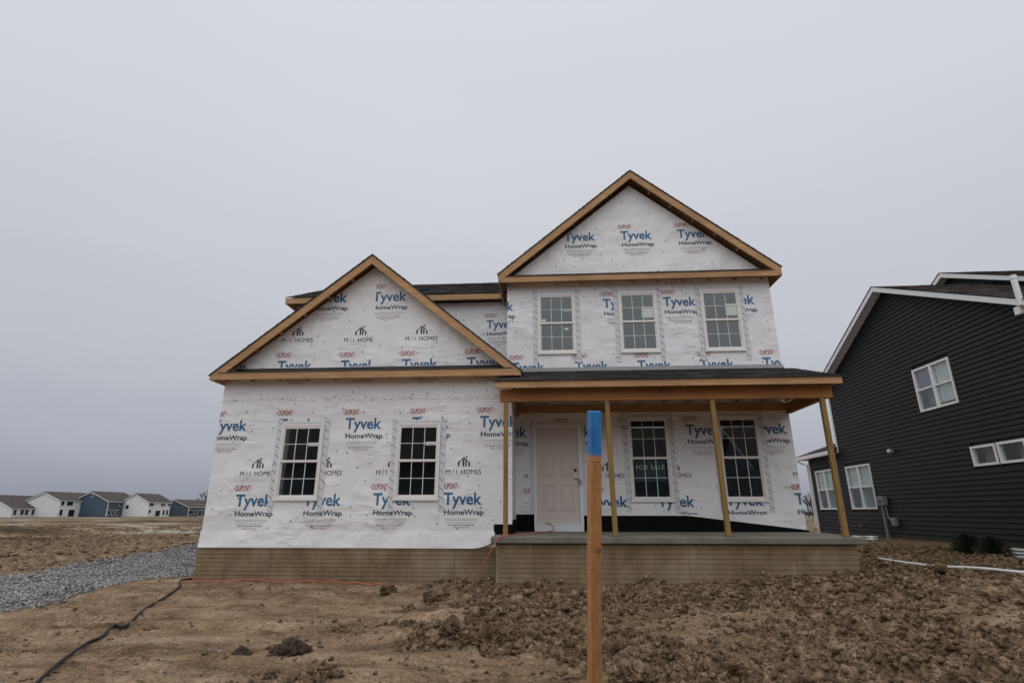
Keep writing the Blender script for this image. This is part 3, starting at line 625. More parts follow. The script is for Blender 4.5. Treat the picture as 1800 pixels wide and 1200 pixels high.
mb.box(5.99, 12.585, -.893, -.868, 3.082, 3.094); mb.build('porch_roof', M['shingle'], house, fix=False)
mb = MB(); mb.prism([(YM-.012, 3.87), (YM-.004, 3.87), (YM-.004, 3.76), (YM-.10, 3.765), (YM-.10, 3.758)], 6.3, 12.40, 'YZ'); mb.build('roof_flashing', M['greybox'], house)
# gabled roofs with raw rake boards
def gable(xc, half, zap, slope, yf, yb, wall_y, zf0, zf1, pentz, shing='shingle'):
    ztop = lambda x: zap-slope*abs(x-xc); th_ = .05; bw = .19
    for s_ in (-1, 1):
        tip = xc+s_*half; zt = ztop(tip)
        mb = MB(); mb.prism([(xc, zap-th_), (tip, zt-th_), (tip, zf0-.004), (xc+s_*(zap-th_-bw-zf0+.004)/slope if (zap-th_-bw-(zf0-.004))/slope < half else tip, zf0-.004), (xc, zap-th_-bw)], yf, yf+.038, 'XZ'); mb.build('rake_board', M['lumber'], house)
        mb = MB(); mb.prism([(xc, zap-.012), (tip, zt-.012), (tip, zt-th_+.002), (xc, zap-th_+.002)], yf+.005, yb, 'XZ'); mb.build('roof_sheathing', M['osb'], house)
        mb = MB(); e0, e1 = (tip+s_*.02, yf-.018, zt-.012-slope*.02), (tip+s_*.02, yb, zt-.012-slope*.02)
        roof_courses(mb, e0, e1, (xc, yf-.018, zap-.012), (xc, yb, zap-.012)); mb.prism([(xc, zap-.004), (tip+s_*.02, zt-.018), (tip+s_*.02, zt-.046), (xc, zap-.04)], yf-.016, yf+.01, 'XZ'); mb.build('shingle_roof', M[shing], house, fix=False)
        mb = MB(); mb.box(min(tip, tip-s_*.03), max(tip, tip-s_*.03), yf+.04, yb-.3, zf0-.004, zt-th_-.01); mb.build('eave_fascia', M['lumber_y'], house)
        L = half-.35; n = int(L/.5)
        for k in range(1, n+1):
            mb = MB(); x = xc+s_*k*.5; z = ztop(x)-th_-.07; mb.bar((x, yf+.04, z), (x, wall_y-.006, z), .038, .085, (s_*slope, 0, 1))
            mb.build('lookout', M['lumber_y'], house)
    x0, x1 = xc-half+.05, xc+half-.05
    mb = MB(); xm = xc+random.uniform(-.3, .5); mb.box(x0, xm-.001, yf+.003, yf+.040, zf0, zf1); mb.box(xm+.001, x1, yf+.003, yf+.040, zf0, zf1); mb.build('gable_fascia', M['lumber'], house)
    mb = MB(); mb.prism([(yf-.012, zf1+.002), (wall_y-.004, pentz), (wall_y-.004, pentz-.03), (yf-.012, zf1-.012)], x0+.12, x1-.12, 'YZ')
    mb.prism([(wall_y-.014, pentz+.05), (wall_y-.006, pentz+.05), (wall_y-.006, pentz-.01), (wall_y-.014, pentz-.005)], x0+.35, x1-.35, 'YZ'); mb.build('pent_roof', M['shingle'], house)
    n = int((x1-x0-.2)/.61)
    for k in range(n+1): mb = MB(); x = x0+.15+k*.61; mb.box(x, x+.038, yf+.045, wall_y-.008, zf0+.012, zf0+.10); mb.build('soffit_block', M['lumber_y'], house)
    mb = MB(); mb.box(x0+.1, x1-.1, yf+.05, wall_y-.008, zf0+.10, zf0+.115); mb.build('soffit_backing', M['beam'], house)
gable(3.145, 3.34, 6.214, .822, -.30, 2.45, 0, 3.345, 3.505, 3.60)
gable(9.240, 3.345, 8.972, .832, .87, 9.0, YM, 5.945, 6.10, 6.205)
# roof over the rear upper floor, seen between the gables
mb = MB(); rs = .52; ry, rz0 = 2.08, 6.185; roof_courses(mb, (-.01, ry-.02, rz0), (6.0, ry-.02, rz0), (-.01, 5.7, rz0+rs*(5.7-ry)), (6.0, 5.7, rz0+rs*(5.7-ry)))
roof_courses(mb, (-.01, 9.3, rz0), (9, 9.3, rz0), (-.01, 5.7, rz0+rs*(5.7-ry)), (9, 5.7, rz0+rs*(5.7-ry))); mb.build('rear_roof', M['shingle'], house, fix=False)
mb = MB(); mb.box(0.0, 6.02, ry, ry+.038, 6.02, 6.17); mb.prism([(ry+.04, 6.02), (9.25, 6.02), (9.25, 6.17), (5.7, rz0+rs*(5.7-ry)-.02), (ry+.04, 6.165)], 0, .035, 'YZ'); mb.build('rear_fascia', M['lumber'], house)
mb = MB(); mb.box(.04, 6.0, ry+.04, 2.39, 6.10, 6.12); mb.build('rear_soffit', M['osb'], house)
# --- the printing
P0 = [(0, 0.02), (WX, .2), (WX, 2.922), (0, 2.922)]
bl = lambda u, v, Y, dv=0: un(u, v+dv, 'Y', Y)
def row(kind, pts, Y, clip, off=.004):
    for u, v in pts:
        p_ = un(u, v, 'Y', Y); ops = [(c-WW/2, c+WW/2, a, b_) for c, a, b_ in (LW if Y == 0 else UW+PW)]
        if Y == YM: ops.append((dx-.16, dx+1.075, .2, dz1+.13))
        if Y > 2: ops = []
        put_print(kind, p_.x, p_.z, Y-off, clip, house, [h for h in ops if h[0] < p_.x+1 and h[1] > p_.x-.2 and h[2] < p_.z+.6 and h[3] > p_.z-.6])
row('tyvek', [(371, 757), (489, 755), (606.5, 753.5), (724, 752), (843.5, 750)], 0, P0)
row('homes', [(421.5, 836), (541, 835), (661, 834), (784, 833)], 0, P0)
row('tyvek', [(413, 889), (533, 888), (655, 887), (779, 886)], 0, P0)
row('lines', [(398-20, 640), (497, 640), (612, 638), (720, 636), (838, 633)], 0, rect(0, WX, 2.93, 3.64), .012)
GL = [(.2, 3.67), (3.198, 3.67), (3.198, 5.9), (3.1, 6.0)]; GR = [(3.202, 3.67), (6.1, 3.67), (3.202, 5.95)]
row('tyvek', [(551, 532)], 0, GL); row('tyvek', [(655, 530)], 0, GR, .010)
row('homes', [(494.5, 602), (605, 601)], 0, GL); row('homes', [(712.5, 599)], 0, GR, .010)
row('tyvek', [(373, 655), (486.5, 652), (598, 651)], 0, GL); row('tyvek', [(706, 649), (821, 646)], 0, GR, .010)
row('tyvek', [(855, 577)], 2.4, rect(3, 6.08, 3.6, 6.0))
UWc = rect(6.092, XR-.002, 3.80, 6.18)
row('tyvek', [(847, 547), (953, 544), (1060, 541), (1166, 538), (1268, 535)], YM, UWc)
row('tyvek', [(899, 654), (1011, 652), (1121, 650), (1231, 648), (1342, 645)], YM, UWc)
UG = [(6.25, 6.21), (12.23, 6.21), (9.24, 8.68)]
row('tyvek', [(992, 424), (1091, 421), (1191, 418), (1037, 328)], YM, UG)
PWc = rect(6.3, XR-.002, .578, 3.1); PWr = [(6.3, .6), (9.95, .6), (XR-.002, .33), (XR-.002, 3.1), (6.3, 3.1)]
row('tyvek', [(866, 768), (978, 767), (1092, 766), (1206, 764), (1320, 762)], YM, PWr)
row('homes', [(922, 841), (1040, 840), (1156, 839), (1275, 838), (1395, 837)], YM, PWr)
row('tyvek', [(924, 892), (1040, 891), (1157, 890), (1277, 888), (1399, 886)], YM, PWr)
# cap fasteners
mb = MB()
def caps(x0, x1, z0, z1, y, inside, step=.42):
    z = z0
    while z < z1:
        x = x0+random.uniform(0, step)
        while x < x1:
            a, c_ = x+random.uniform(-.12, .12), z+random.uniform(-.14, .14)
            if inside(a, c_) and random.random() < .8:
                r_ = random.uniform(.010, .016); n = 6; g = 1 if c_ < .15 and y == 0 else 0
                mb.add([(a+r_*math.cos(k*math.pi/3), y-.013, c_+r_*math.sin(k*math.pi/3)) for k in range(n)], [tuple(range(n))], g)
            x += step
        z += .36
rin = lambda holes: (lambda a, c_: not any(h[0]-.1 < a < h[1]+.1 and h[2]-.1 < c_ < h[3]+.1 for h in holes))
caps(.1, 6.2, .12, 3.3, 0, rin([hole(*q) for q in LW])); caps(6.2, XR-.05, 3.95, 5.9, YM, rin([hole(*q) for q in UW])); caps(6.4, XR-.05, .75, 2.8, YM, rin([hole(*q) for q in PW]+[(DX0, DX1, .3, 2.5)]))
caps(.3, 6, 3.75, 5.7, 0, lambda a, c_: c_ < 5.85-.822*abs(a-3.145)); caps(6.4, 12.1, 6.35, 8.4, YM, lambda a, c_: c_ < 8.5-.832*abs(a-9.24)); caps(3, 6, 4, 5.9, 2.4, lambda a, c_: True)
x = .15
while x < 6.1:                                                # staple line along the lap
    for k in range(random.choice((1, 1, 2, 3))): a, c_ = x+random.uniform(-.1, .1), 2.94+random.uniform(-.02, .05); mb.add([(a, -.015, c_), (a+.022, -.015, c_+.004), (a+.022, -.015, c_+.014), (a, -.015, c_+.01)], [(0, 1, 2, 3)], 0)
    x += .14
stuff(mb.build('cap_fasteners', [M['cap'], M['capg']], house))
# world placement is baked in the meshes: cancel the thing's own offset
for o in set(bpy.data.objects)-_before:
    if o.parent == house and o.name.split('.')[0] not in ('window', 'porch_post'): o.matrix_parent_inverse = hinv

# things in and on the house
sg = MB(); sg.box(-.33, .33, 0, .006, 0, .42); 
sign = sg.build('for_sale_sign', plain('sign_teal', (.035, .06, .075), .5, .05, 3)); sign.location = (9.257, YM+.036, 1.28)
tag(sign, 'FOR SALE sign with white letters behind the glass of the porch window', 'sign')
v, f_ = text_geo('FOR SALE', .62, .008, 1.1, .10); tm = MB(); tm.add([(a-.31, -.004, b_+.26) for a, b_ in v], f_); tm.build('lettering', M['trim'], sign, fix=False)
lk = MB(); lk.tube([(0.035*math.cos(a), 0, .035*math.sin(a)-.03) for a in np.linspace(0, 6.28, 15)], .008, 6); lk.box(-.028, .028, -.02, .015, -.11, -.06)
lk = lk.build('key_lockbox', M['greybox']); lk.location = (dx+.925, YM-.06, 1.33); tag(lk, 'small dark key lockbox ring hanging at the front door knob', 'lockbox')
bx_ = MB(); bx_.box(-.22, .22, 0, .04, 0, .5); bx_.box(-.2, .2, -.006, -.001, .06, .2, 1); bx_.box(-.06, .1, -.006, -.001, .28, .42, 1)
bx_ = bx_.build('red_board', [M['signred'], M['trim']]); bx_.location = (10.98, 2.3, 1.95); tag(bx_, 'dark red board with pale marks inside the right porch window', 'board')
bx_ = MB(); bx_.box(-1.2, 1.0, 0, .1, 0, .25); bx_ = bx_.build('stored_panel', M['yellow']); bx_.location = (9.6, 3.9, 2.55); tag(bx_, 'dull yellow panel high up inside behind the porch window', 'panel')

# ================================================================== NEIGHBOUR HOUSE
nb = thing('neighbour_house', 'dark charcoal sided two storey house with white trimmed windows at right', 'house', (19, 4, -.2))
_b = set(bpy.data.objects)
XN = 17.0; YA, ZA, SN = 4.34, 7.03, .487; YR, YE, YF = 8.4, 10.72, -3.0; ZB = -.04
NW = [(2.46, 3.86, 3.18, 4.33), (6.70, 8.14, .735, 2.095), (8.98, 10.30, .735, 2.10), (1.73, 2.47, 1.66, 2.12), (.92, 1.68, 1.66, 2.125)]
top = lambda y: ZA-.10-SN*abs(y-YA)
mb = MB(); wall(mb, YF, YR, ZB, 3.3, [(a+.04, b_-.04, c_+.04, e_-.04) for a, b_, c_, e_ in NW if b_ < YR and c_ < 3], px(XN+.03, .2)); 
wall(mb, YF+.1, YR, 3.3, 4.75, [(NW[0][0]+.04, NW[0][1]-.04, 3.30001, NW[0][3]-.04)], px(XN+.03, .2))
mb.prism([(.0, 4.751), (YR, 4.751), (YR, top(YR)), (YA, top(YA)), (.0, top(.0))], XN+.03, XN+.2, 'YZ'); wall(mb, YR, YE, ZB, 2.6, [(NW[2][0]+.04, NW[2][1]-.04, NW[2][2]+.04, NW[2][3]-.04)], px(XN+.03, .2))
mb.box(XN+.03, 27, YR-.2, YR, ZB, 5.0); mb.box(XN+.03, 21, YE-.2, YE, ZB, 2.6); mb.box(XN+.24, 27, YF, YF+.2, ZB, 3.3)
mb.build('wall_sheathing', M['siding'], nb)
EX = .118; k = 0; z = ZB
while z < ZA-.2:
    z1 = z+EX; zm = z+.03
    lo = YF if zm < top(YF) else YA-(ZA-.10-zm)/SN; hi = YE if zm < 2.58 else (YR if zm < top(YR) else YA+(ZA-.10-zm)/SN)
    lo = max(lo, YF)
    sp = [(lo, hi)]
    for a, b_, c_, e_ in NW:
        if c_-.03 < z1 and e_+.0 > z: sp = [q for s0, s1 in sp for q in ((s0, min(s1, a)), (max(s0, b_), s1)) if q[1]-q[0] > .02]
    for s0, s1 in sp:
        mb = MB(); mb.prism([(XN-.022, z), (XN-.018, z+.012), (XN+.004, z1), (XN+.03, z1), (XN+.03, z)], s0, s1, 'XZ')
        mb.build('siding_course', M['siding'], nb)
    z = z1
mb = MB(); mb.box(XN+.02, 21, YF, YE-.03, -.6, ZB-.001); mb.build('foundation', M['found2'], nb)
for (y0, y1), z0, z1, x0 in (((YR-.02, YR+.09), 2.6, 4.9, XN-.03), ((YE-.07, YE+.012), ZB, 2.58, XN-.03)):
    mb = MB(); mb.box(x0, x0+.11, y0, y1, z0, z1); mb.build('corner_board', M['trim'], nb)
def nwin(y0, y1, z0, z1, twin, cur):
    mb = MB(); fw = .055; xo, xi = XN-.035, XN+.06
    def fr2(a, b_, c_, e_, w_): mb.box(xo, xi, a, a+w_, c_, e_); mb.box(xo, xi, b_-w_, b_, c_, e_); mb.box(xo, xi, a+w_, b_-w_, c_, c_+w_); mb.box(xo, xi, a+w_, b_-w_, e_-w_, e_)
    fr2(y0, y1, z0, z1, fw)
    if twin: mb.box(xo+.004, xi, (y0+y1)/2-.045, (y0+y1)/2+.045, z0+fw, z1-fw)
    o = mb.build('window', M['trim'], nb); ym = (y0+y1)/2
    for a, b_ in (((y0+fw, ym-.045), (ym+.045, y1-fw)) if twin else ((y0+fw, y1-fw),)):
        if twin:
            mm_ = MB(); zc = (z0+z1)/2; mm_.box(xo+.008, xi, a, b_, zc-.022, zc+.022); mm_.build('meeting_rail', M['trim'], o)
            zs = ((z0+fw, zc-.022), (zc+.022, z1-fw))
        else: zs = ((z0+fw, z1-fw),)
        for c_, e_ in zs: g = MB(); g.box(XN+.012, XN+.018, a, b_, c_, e_); g.build('pane', M['glass'], o)
    for i, (a, b_, c_, e_, mk) in enumerate(cur):
        g = MB(); n = 14; W_ = (b_-a)*(y1-y0); Y0 = y0+a*(y1-y0); Z0, Z1 = z0+c_*(z1-z0), z0+e_*(z1-z0)
        for q in range(n): ya, yb = Y0+W_*q/n, Y0+W_*(q+1)/n; xa, xb = (XN+.05+.012*math.sin(q*1.9), XN+.05+.012*math.sin((q+1)*1.9)); g.add([(xa, ya, Z0), (xb, yb, Z0), (xb, yb, Z1), (xa, ya, Z1)], [(0, 1, 2, 3)])
        g.build('curtain', M[mk], o, smooth=True)
    g = MB(); g.box(XN+.235, XN+.25, y0-.3, y1+.3, z0-.3, z1+.3); g.build('room_dark', M['interior'], o)
nwin(*NW[0], True, [(.08, .46, .1, .95, 'curtain'), (.55, .95, .5, .95, 'purple')]); nwin(*NW[1], True, [(.05, .95, .5, .96, 'curtain')]); nwin(*NW[2], True, [(.05, .95, .5, .96, 'curtain')])
nwin(*NW[3], False, []); nwin(*NW[4], False, [])
# roof of the gabled side
def nroof(xa, xb, ya, za, sl_, yr, yf, name='roof'):
    ro = MB()
    for ye in (yr, yf): ze = za-sl_*abs(ye-ya); roof_courses(ro, (xa-.02, ye, ze), (xb, ye, ze), (xa-.02, ya, za), (xb, ya, za))
    r_ = ro.build(name, M['shingle_brown'], nb, fix=False)
    b_ = MB()
    for ye in (yr, yf):
        ze = za-sl_*abs(ye-ya); b_.prism([(ya, za-.02), (ye, ze-.02), (ye, ze-.15), (ya, za-.165)], xa, xa+.03, 'YZ')
        s_ = 1 if ye > ya else -1
        b_.prism([(ya, za-.10), (ye, ze-.10), (ye, ze-.12), (ya, za-.12)], xa+.03, xa+.34, 'YZ')
    b_.build('rake_trim', M['trim'], r_)
    return r_
nroof(XN-.30, 22, YA, ZA, SN, 8.75, -3.4)
g2 = MB(); g2.prism([(1.0, 4.5), (8.4, 4.5), (8.4, 6.5), (5.64, 7.86), (1.0, 5.60)], 20, 27, 'YZ'); g2.build('upper_gable_wall', M['siding'], nb)
z = 5.2
while z < 7.8:
    lo, hi = max(1.0, 5.64-(7.84-z-.03)/.487), min(8.4, 5.64+(7.84-z-.03)/.487)
    if hi-lo > .1: mb = MB(); mb.prism([(19.975, z), (19.98, z+.012), (19.998, z+EX), (20.0, z+EX), (20.0, z)], lo, hi, 'XZ'); mb.build('siding_course', M['siding'], nb)
    z += EX
nroof(19.7, 27, 5.64, 7.985, .487, 8.8, .2, 'upper_roof')
# low roof over the rear room
mb = MB(); roof_courses(mb, (XN-.3, 11.1, 2.68), (XN-.3, YR, 2.68), (19.5, 8.9, 3.75), (19.5, YR, 3.75)); roof_courses(mb, (XN-.3, 11.1, 2.68), (22, 11.1, 2.68), (19.5, 8.9, 3.75), (22, 8.9, 3.75)); mb.build('rear_room_roof', M['shingle_brown'], nb, fix=False)
mb = MB(); mb.box(XN-.31, XN-.27, YR+.1, 11.1, 2.55, 2.675); mb.box(XN-.27, 21, 11.06, 11.1, 2.55, 2.675); mb.box(XN-.27, XN-.02, YR+.1, 11.05, 2.56, 2.575); mb.build('gutter', M['trim'], nb)
mb = MB(); mb.tube([(XN-.28, 11.05, 2.56), (XN-.22, 10.95, 2.45), (XN-.06, 10.76, 2.36), (XN-.06, 10.76, .1)], .035, 8); mb.build('downspout', M['trim'], nb)
# services on the wall
mb = MB(); mb.box(XN-.14, XN-.02, 6.14, 6.44, .85, 1.10); mb.tube([(XN-.14, 6.33, 1.0), (XN-.2, 6.33, 1.0)], .07, 12); mtr = mb.build('electric_meter', M['greybox'], nb)
mb = MB(); mb.tube([(XN-.09, 6.33, .85), (XN-.09, 6.33, -.25)], .035, 10); mb.tube([(XN-.07, 6.2, .85), (XN-.07, 6.17, .5), (XN-.07, 6.0, .38)], .02, 8); mb.build('conduit', M['metal_grey'] if 'metal_grey' in M else M['greybox'], mtr)
mb = MB(); mb.box(XN-.12, XN-.02, 5.82, 6.0, .28, .50); mb.build('junction_box', M['greybox'], nb)
mb = MB(); mb.box(XN-.10, XN-.015, 5.36, 5.50, 2.28, 2.40); mb.box(XN-.14, XN-.101, 5.38, 5.48, 2.30, 2.38, 1); mb.build('dryer_vent', [M['greybox'], M['trim']], nb)
mb = MB(); mb.tube([(XN-.30, -.22, 4.66), (XN-.30, -.22, 5.28)], .055, 12); mb.tube([(XN-.30, -.22, 5.24), (XN-.30, -.22, 5.32)], .064, 12); mb.tube([(XN-.30, -.22, 4.70), (XN-.18, -.32, 4.62), (XN, -.40, 4.60)], .055, 12); mb.box(XN-.34, XN-.24, -.20, -.06, 4.50, 4.66); mb.build('vent_pipe', M['pvc'], nb)
for y0, y1, zt in ((6.75, 7.65, -.02), (.55, 1.75, -.03)):
    mb = MB(); n = 16; prof = []
    for k in range(n+1): a = math.pi*k/n; prof.append((XN-.05-.55*math.sin(a), (y0+y1)/2-(y1-y0)/2*math.cos(a)))
    for j in range(24):
        za, zb = zt-.40+.40*j/24, zt-.40+.40*(j+1)/24; oa, ob = .012*math.sin(j*math.pi/2), .012*math.sin((j+1)*math.pi/2)
        for k in range(n): (xa, ya), (xb, yb) = prof[k], prof[k+1]; mb.add([(xa-oa, ya, za), (xb-oa, yb, za), (xb-ob, yb, zb), (xa-ob, ya, zb)], [(0, 1, 2, 3)])
    mb.build('window_well', M['metal'], nb, smooth=True, fix=False)
for y_ in (7.7, 10.4):
    mb = MB(); mb.tube([(XN-.03, y_, .22), (XN-.10, y_, .22), (XN-.12, y_, .18)], .018, 8); mb.tube([(XN-.10, y_-.03, .25), (XN-.10, y_+.03, .25)], .03, 8, 1); mb.build('water_tap', [M['greybox'], M['red_valve']], nb)
ninv = Matrix.Translation((-19, -4, .2))
for o in set(bpy.data.objects)-_b:
    if o.parent == nb: o.matrix_parent_inverse = ninv
# shrubs at its foot
def shrub(x, y, s_, label):
    t_ = thing('evergreen_shrub', label, 'shrub', (x, y, gz1(x, y)), 'shrubs at the foot of the charcoal house')
    mb = MB(); st = MB()
    for k in range(1300):
        a, e_, r_ = random.uniform(0, 6.28), random.uniform(.1, 1.5), s_*random.uniform(.25, 1)
        p_ = Vector((math.cos(a)*math.cos(e_)*r_, math.sin(a)*math.cos(e_)*r_, math.sin(e_)*r_*1.1+.03)); d_ = (p_+Vector((random.uniform(-.1, .1), random.uniform(-.1, .1), .12))).normalized()
        sd = d_.orthogonal().normalized()*.018; mb.add([p_-sd, p_+sd, p_+d_*random.uniform(.06, .13)], [(0, 1, 2)])
        if k % 14 == 0: st.tube([(0, 0, -.02), p_*.5+Vector((0, 0, .02)), p_], [.012, .007, .003], 4)
    mb.build('foliage', M['leaf'], t_, fix=False); st.build('stem', M['twig'], t_)
p1 = un(1697, 962, 'Z', -.18); p2 = un(1742, 966, 'Z', -.2)
shrub(16.45, 2.55, .34, 'spiky dark green shrub beside the corrugated window well, the left one'); shrub(16.4, 1.75, .30, 'lower dark green shrub touching the corrugated window well')

# ================================================================== LOOSE THINGS ON THE SITE
def on_ground(pts, r_, lift=0): 
    out = []
    for x, y in pts: out.append((x, y, gz1(x, y)+r_*.8+lift))
    return out
def spline(pts, n=8):
    P = [Vector(p) for p in pts]; out = []
    for i in range(len(P)-1):
        p0, p1_, p2_, p3 = P[max(i-1, 0)], P[i], P[i+1], P[min(i+2, len(P)-1)]
        for k in range(n): t_ = k/n; out.append(.5*((2*p1_)+(p2_-p0)*t_+(2*p0-5*p1_+4*p2_-p3)*t_*t_+(3*p1_-p0-3*p2_+p3)*t_**3))
    return out+[P[-1]]
def pix_ground(uv):
    out = []
    for u, v in uv:
        z = -.75
        for _ in range(6): p_ = un(u, v, 'Z', z); z = gz1(p_.x, p_.y)+.02
        out.append((p_.x, p_.y))
    return out
hp = pix_ground([(20, 1235), (60, 1200), (105, 1166), (150, 1136), (178, 1120), (200, 1102), (222, 1092), (245, 1077), (262, 1061), (290, 1046), (315, 1034)])
hp += [(-.10, -.25), (-.22, .5), (-.16, 3), (-.15, 6)]
mb = MB(); mb.tube(spline([(x, y, gz1(x, y)+.03) for x, y in hp], 10), .018, 10); tag(mb.build('black_hose', M['hose'], smooth=True, fix=False), 'thick black hose snaking across the dirt to the house corner', 'hose')
cpts = [(-.12, -.16), (.3, -.12), (.75, -.18), (1.2, -.10), (1.9, -.13), (2.6, -.20), (3.1, -.17), (3.6, -.26), (3.95, -.30)]
c3 = [(x, y, max(gz1(x+a, y+c) for a in (-.2, -.1, 0, .1, .2) for c in (-.05, 0, .05))+.008) for x, y in [Vector(cpts[i]).lerp(Vector(cpts[i+1]), k/3)[:] for i in range(len(cpts)-1) for k in range(3)]]+[(4.6, -.42, gz1(4.6, -.42)-.02), (5.0, -.55, gz1(5., -.55)-.02), (5.35, -.6, gz1(5.35, -.6)+.03)]
q1 = un(825, 1020, 'Y', -.5); c3 += [(q1.x, q1.y, q1.z), (5.75, -.7, -.35), (5.98, -.84, .02), (6.08, -.83, .19), (6.17, -.78, .236), (6.5, -.3, .25), (6.8, .5, .258), (7.0, .95, .262), (7.12, 1.06, .30), (7.06, 1.09, .40), (6.95, 1.11, .43)]
mb = MB(); mb.tube(spline(c3, 8), .0078, 7); tag(mb.build('extension_cord', M['cord'], smooth=True, fix=False), 'orange extension cord along the foundation and up over the porch slab', 'cord')
bp = spline([(13.40, .62, 0), (13.66, -.40, 0), (13.90, -1.4, 0), (14.12, -2.4, 0), (14.45, -3.5, 0), (14.9, -4.8, 0)], 6)
hz = np.array([max(gz1(p_.x+a, p_.y+c_) for a in (-.08, 0, .08) for c_ in (-.1, 0, .1)) for p_ in bp])
hz = np.array([hz[max(0, k-2):k+3].max() for k in range(len(hz))]); hz = np.convolve(np.pad(hz, 3, 'edge'), np.ones(7)/7, 'valid')+.03
mb = MB(); mb.tube([(p_.x, p_.y, h_) for p_, h_ in zip(bp, hz)], .022, 10); tag(mb.build('plastic_pipe', M['pvc'], smooth=True, fix=False), 'long white plastic pipe lying on the dirt towards the dark house', 'pipe')
# the painted stake before the camera
tp = CAM+ray(1044.5, 722)*(1.9/FPX); bt = CAM+ray(1045, 1200)*(1.80/FPX); dv = (bt-tp).normalized(); ft = tp+dv*((gz1(tp.x, tp.y)-.25-tp.z)/dv.z)
stk = thing('wooden_stake', 'raw wooden stake with blue painted top standing before the porch', 'stake', (ft.x, ft.y, gz1(ft.x, ft.y)))
def stake_part(name, a, b_, material, grow=0):
    mb = MB(); mb.bar((0, 0, 0), (0, 0, (b_-a).length), .0385+grow, .0385+grow, (0, 1, 0)); o = mb.build(name, material, stk)
    o.rotation_euler = (a-b_).to_track_quat('-Z', 'Y').to_euler(); 
    q = (b_-a).to_track_quat('Z', 'Y'); o.rotation_mode = 'QUATERNION'; o.rotation_quaternion = q @ Matrix.Rotation(R(12), 3, 'Z').to_quaternion(); o.location = a-stk.location
    o.modifiers.new('b', 'BEVEL').width = .003; return o
L_ = (tp-ft).length; mid = ft+(tp-ft)*((L_-.176)/L_)
m, t, b = mat('stake_paint'); p = pos(t)
r = ramp(t, noise(t, p, 14, 4), ((.3, (.014, .13, .38)), (.7, (.03, .24, .60))))
wr = ramp(t, noise(t, pos(t, (60, 60, 4)), 2.2, 6, .6, .8), ((.25, (.36, .155, .05)), (.72, (.58, .29, .115))))
oc = N(t, 'ShaderNodeTexCoord'); sx = N(t, 'ShaderNodeSeparateXYZ'); t.links.new(oc.outputs['Object'], sx.inputs[0])
nn = noise(t, pos(t, (110, 110, 9)), 1.0, 4); ma = N(t, 'ShaderNodeMath', operation='MULTIPLY_ADD'); ma.inputs[1].default_value = .034; t.links.new(nn, ma.inputs[0]); t.links.new(sx.outputs['Z'], ma.inputs[2])
me_ = N(t, 'ShaderNodeMapRange'); me_.inputs[1].default_value = .036; me_.inputs[2].default_value = .046; t.links.new(ma.outputs[0], me_.inputs[0])
mq = N(t, 'ShaderNodeMix', data_type='RGBA'); t.links.new(me_.outputs[0], mq.inputs[0]); t.links.new(wr.outputs[0], mq.inputs[6]); t.links.new(r.outputs[0], mq.inputs[7]); t.links.new(mq.outputs[2], b.inputs['Base Color']); b.inputs['Roughness'].default_value = .55; M['paint'] = m
stake_part('shaft', ft, mid, M['stake']); stake_part('painted_top', mid, tp, M['paint'], .0)
v, f_ = text_geo('1333', .024, .01, 1.0, .014); mb = MB(); sc_ = un(1045, 972, 'Y', tp.y)
zz = (sc_.z-ft.z)/(tp.z-ft.z)*L_; mb.add([(a-.008, -.0200, b_+zz) for a, b_ in v], f_); o = mb.build('stamp', plain('stamp_ink', (.05, .03, .03), .8, .3, 200), stk, fix=False); o.rotation_mode = 'QUATERNION'
o.rotation_quaternion = (tp-ft).to_track_quat('Z', 'Y') @ Matrix.Rotation(R(12), 3, 'Z').to_quaternion(); o.location = ft-stk.location

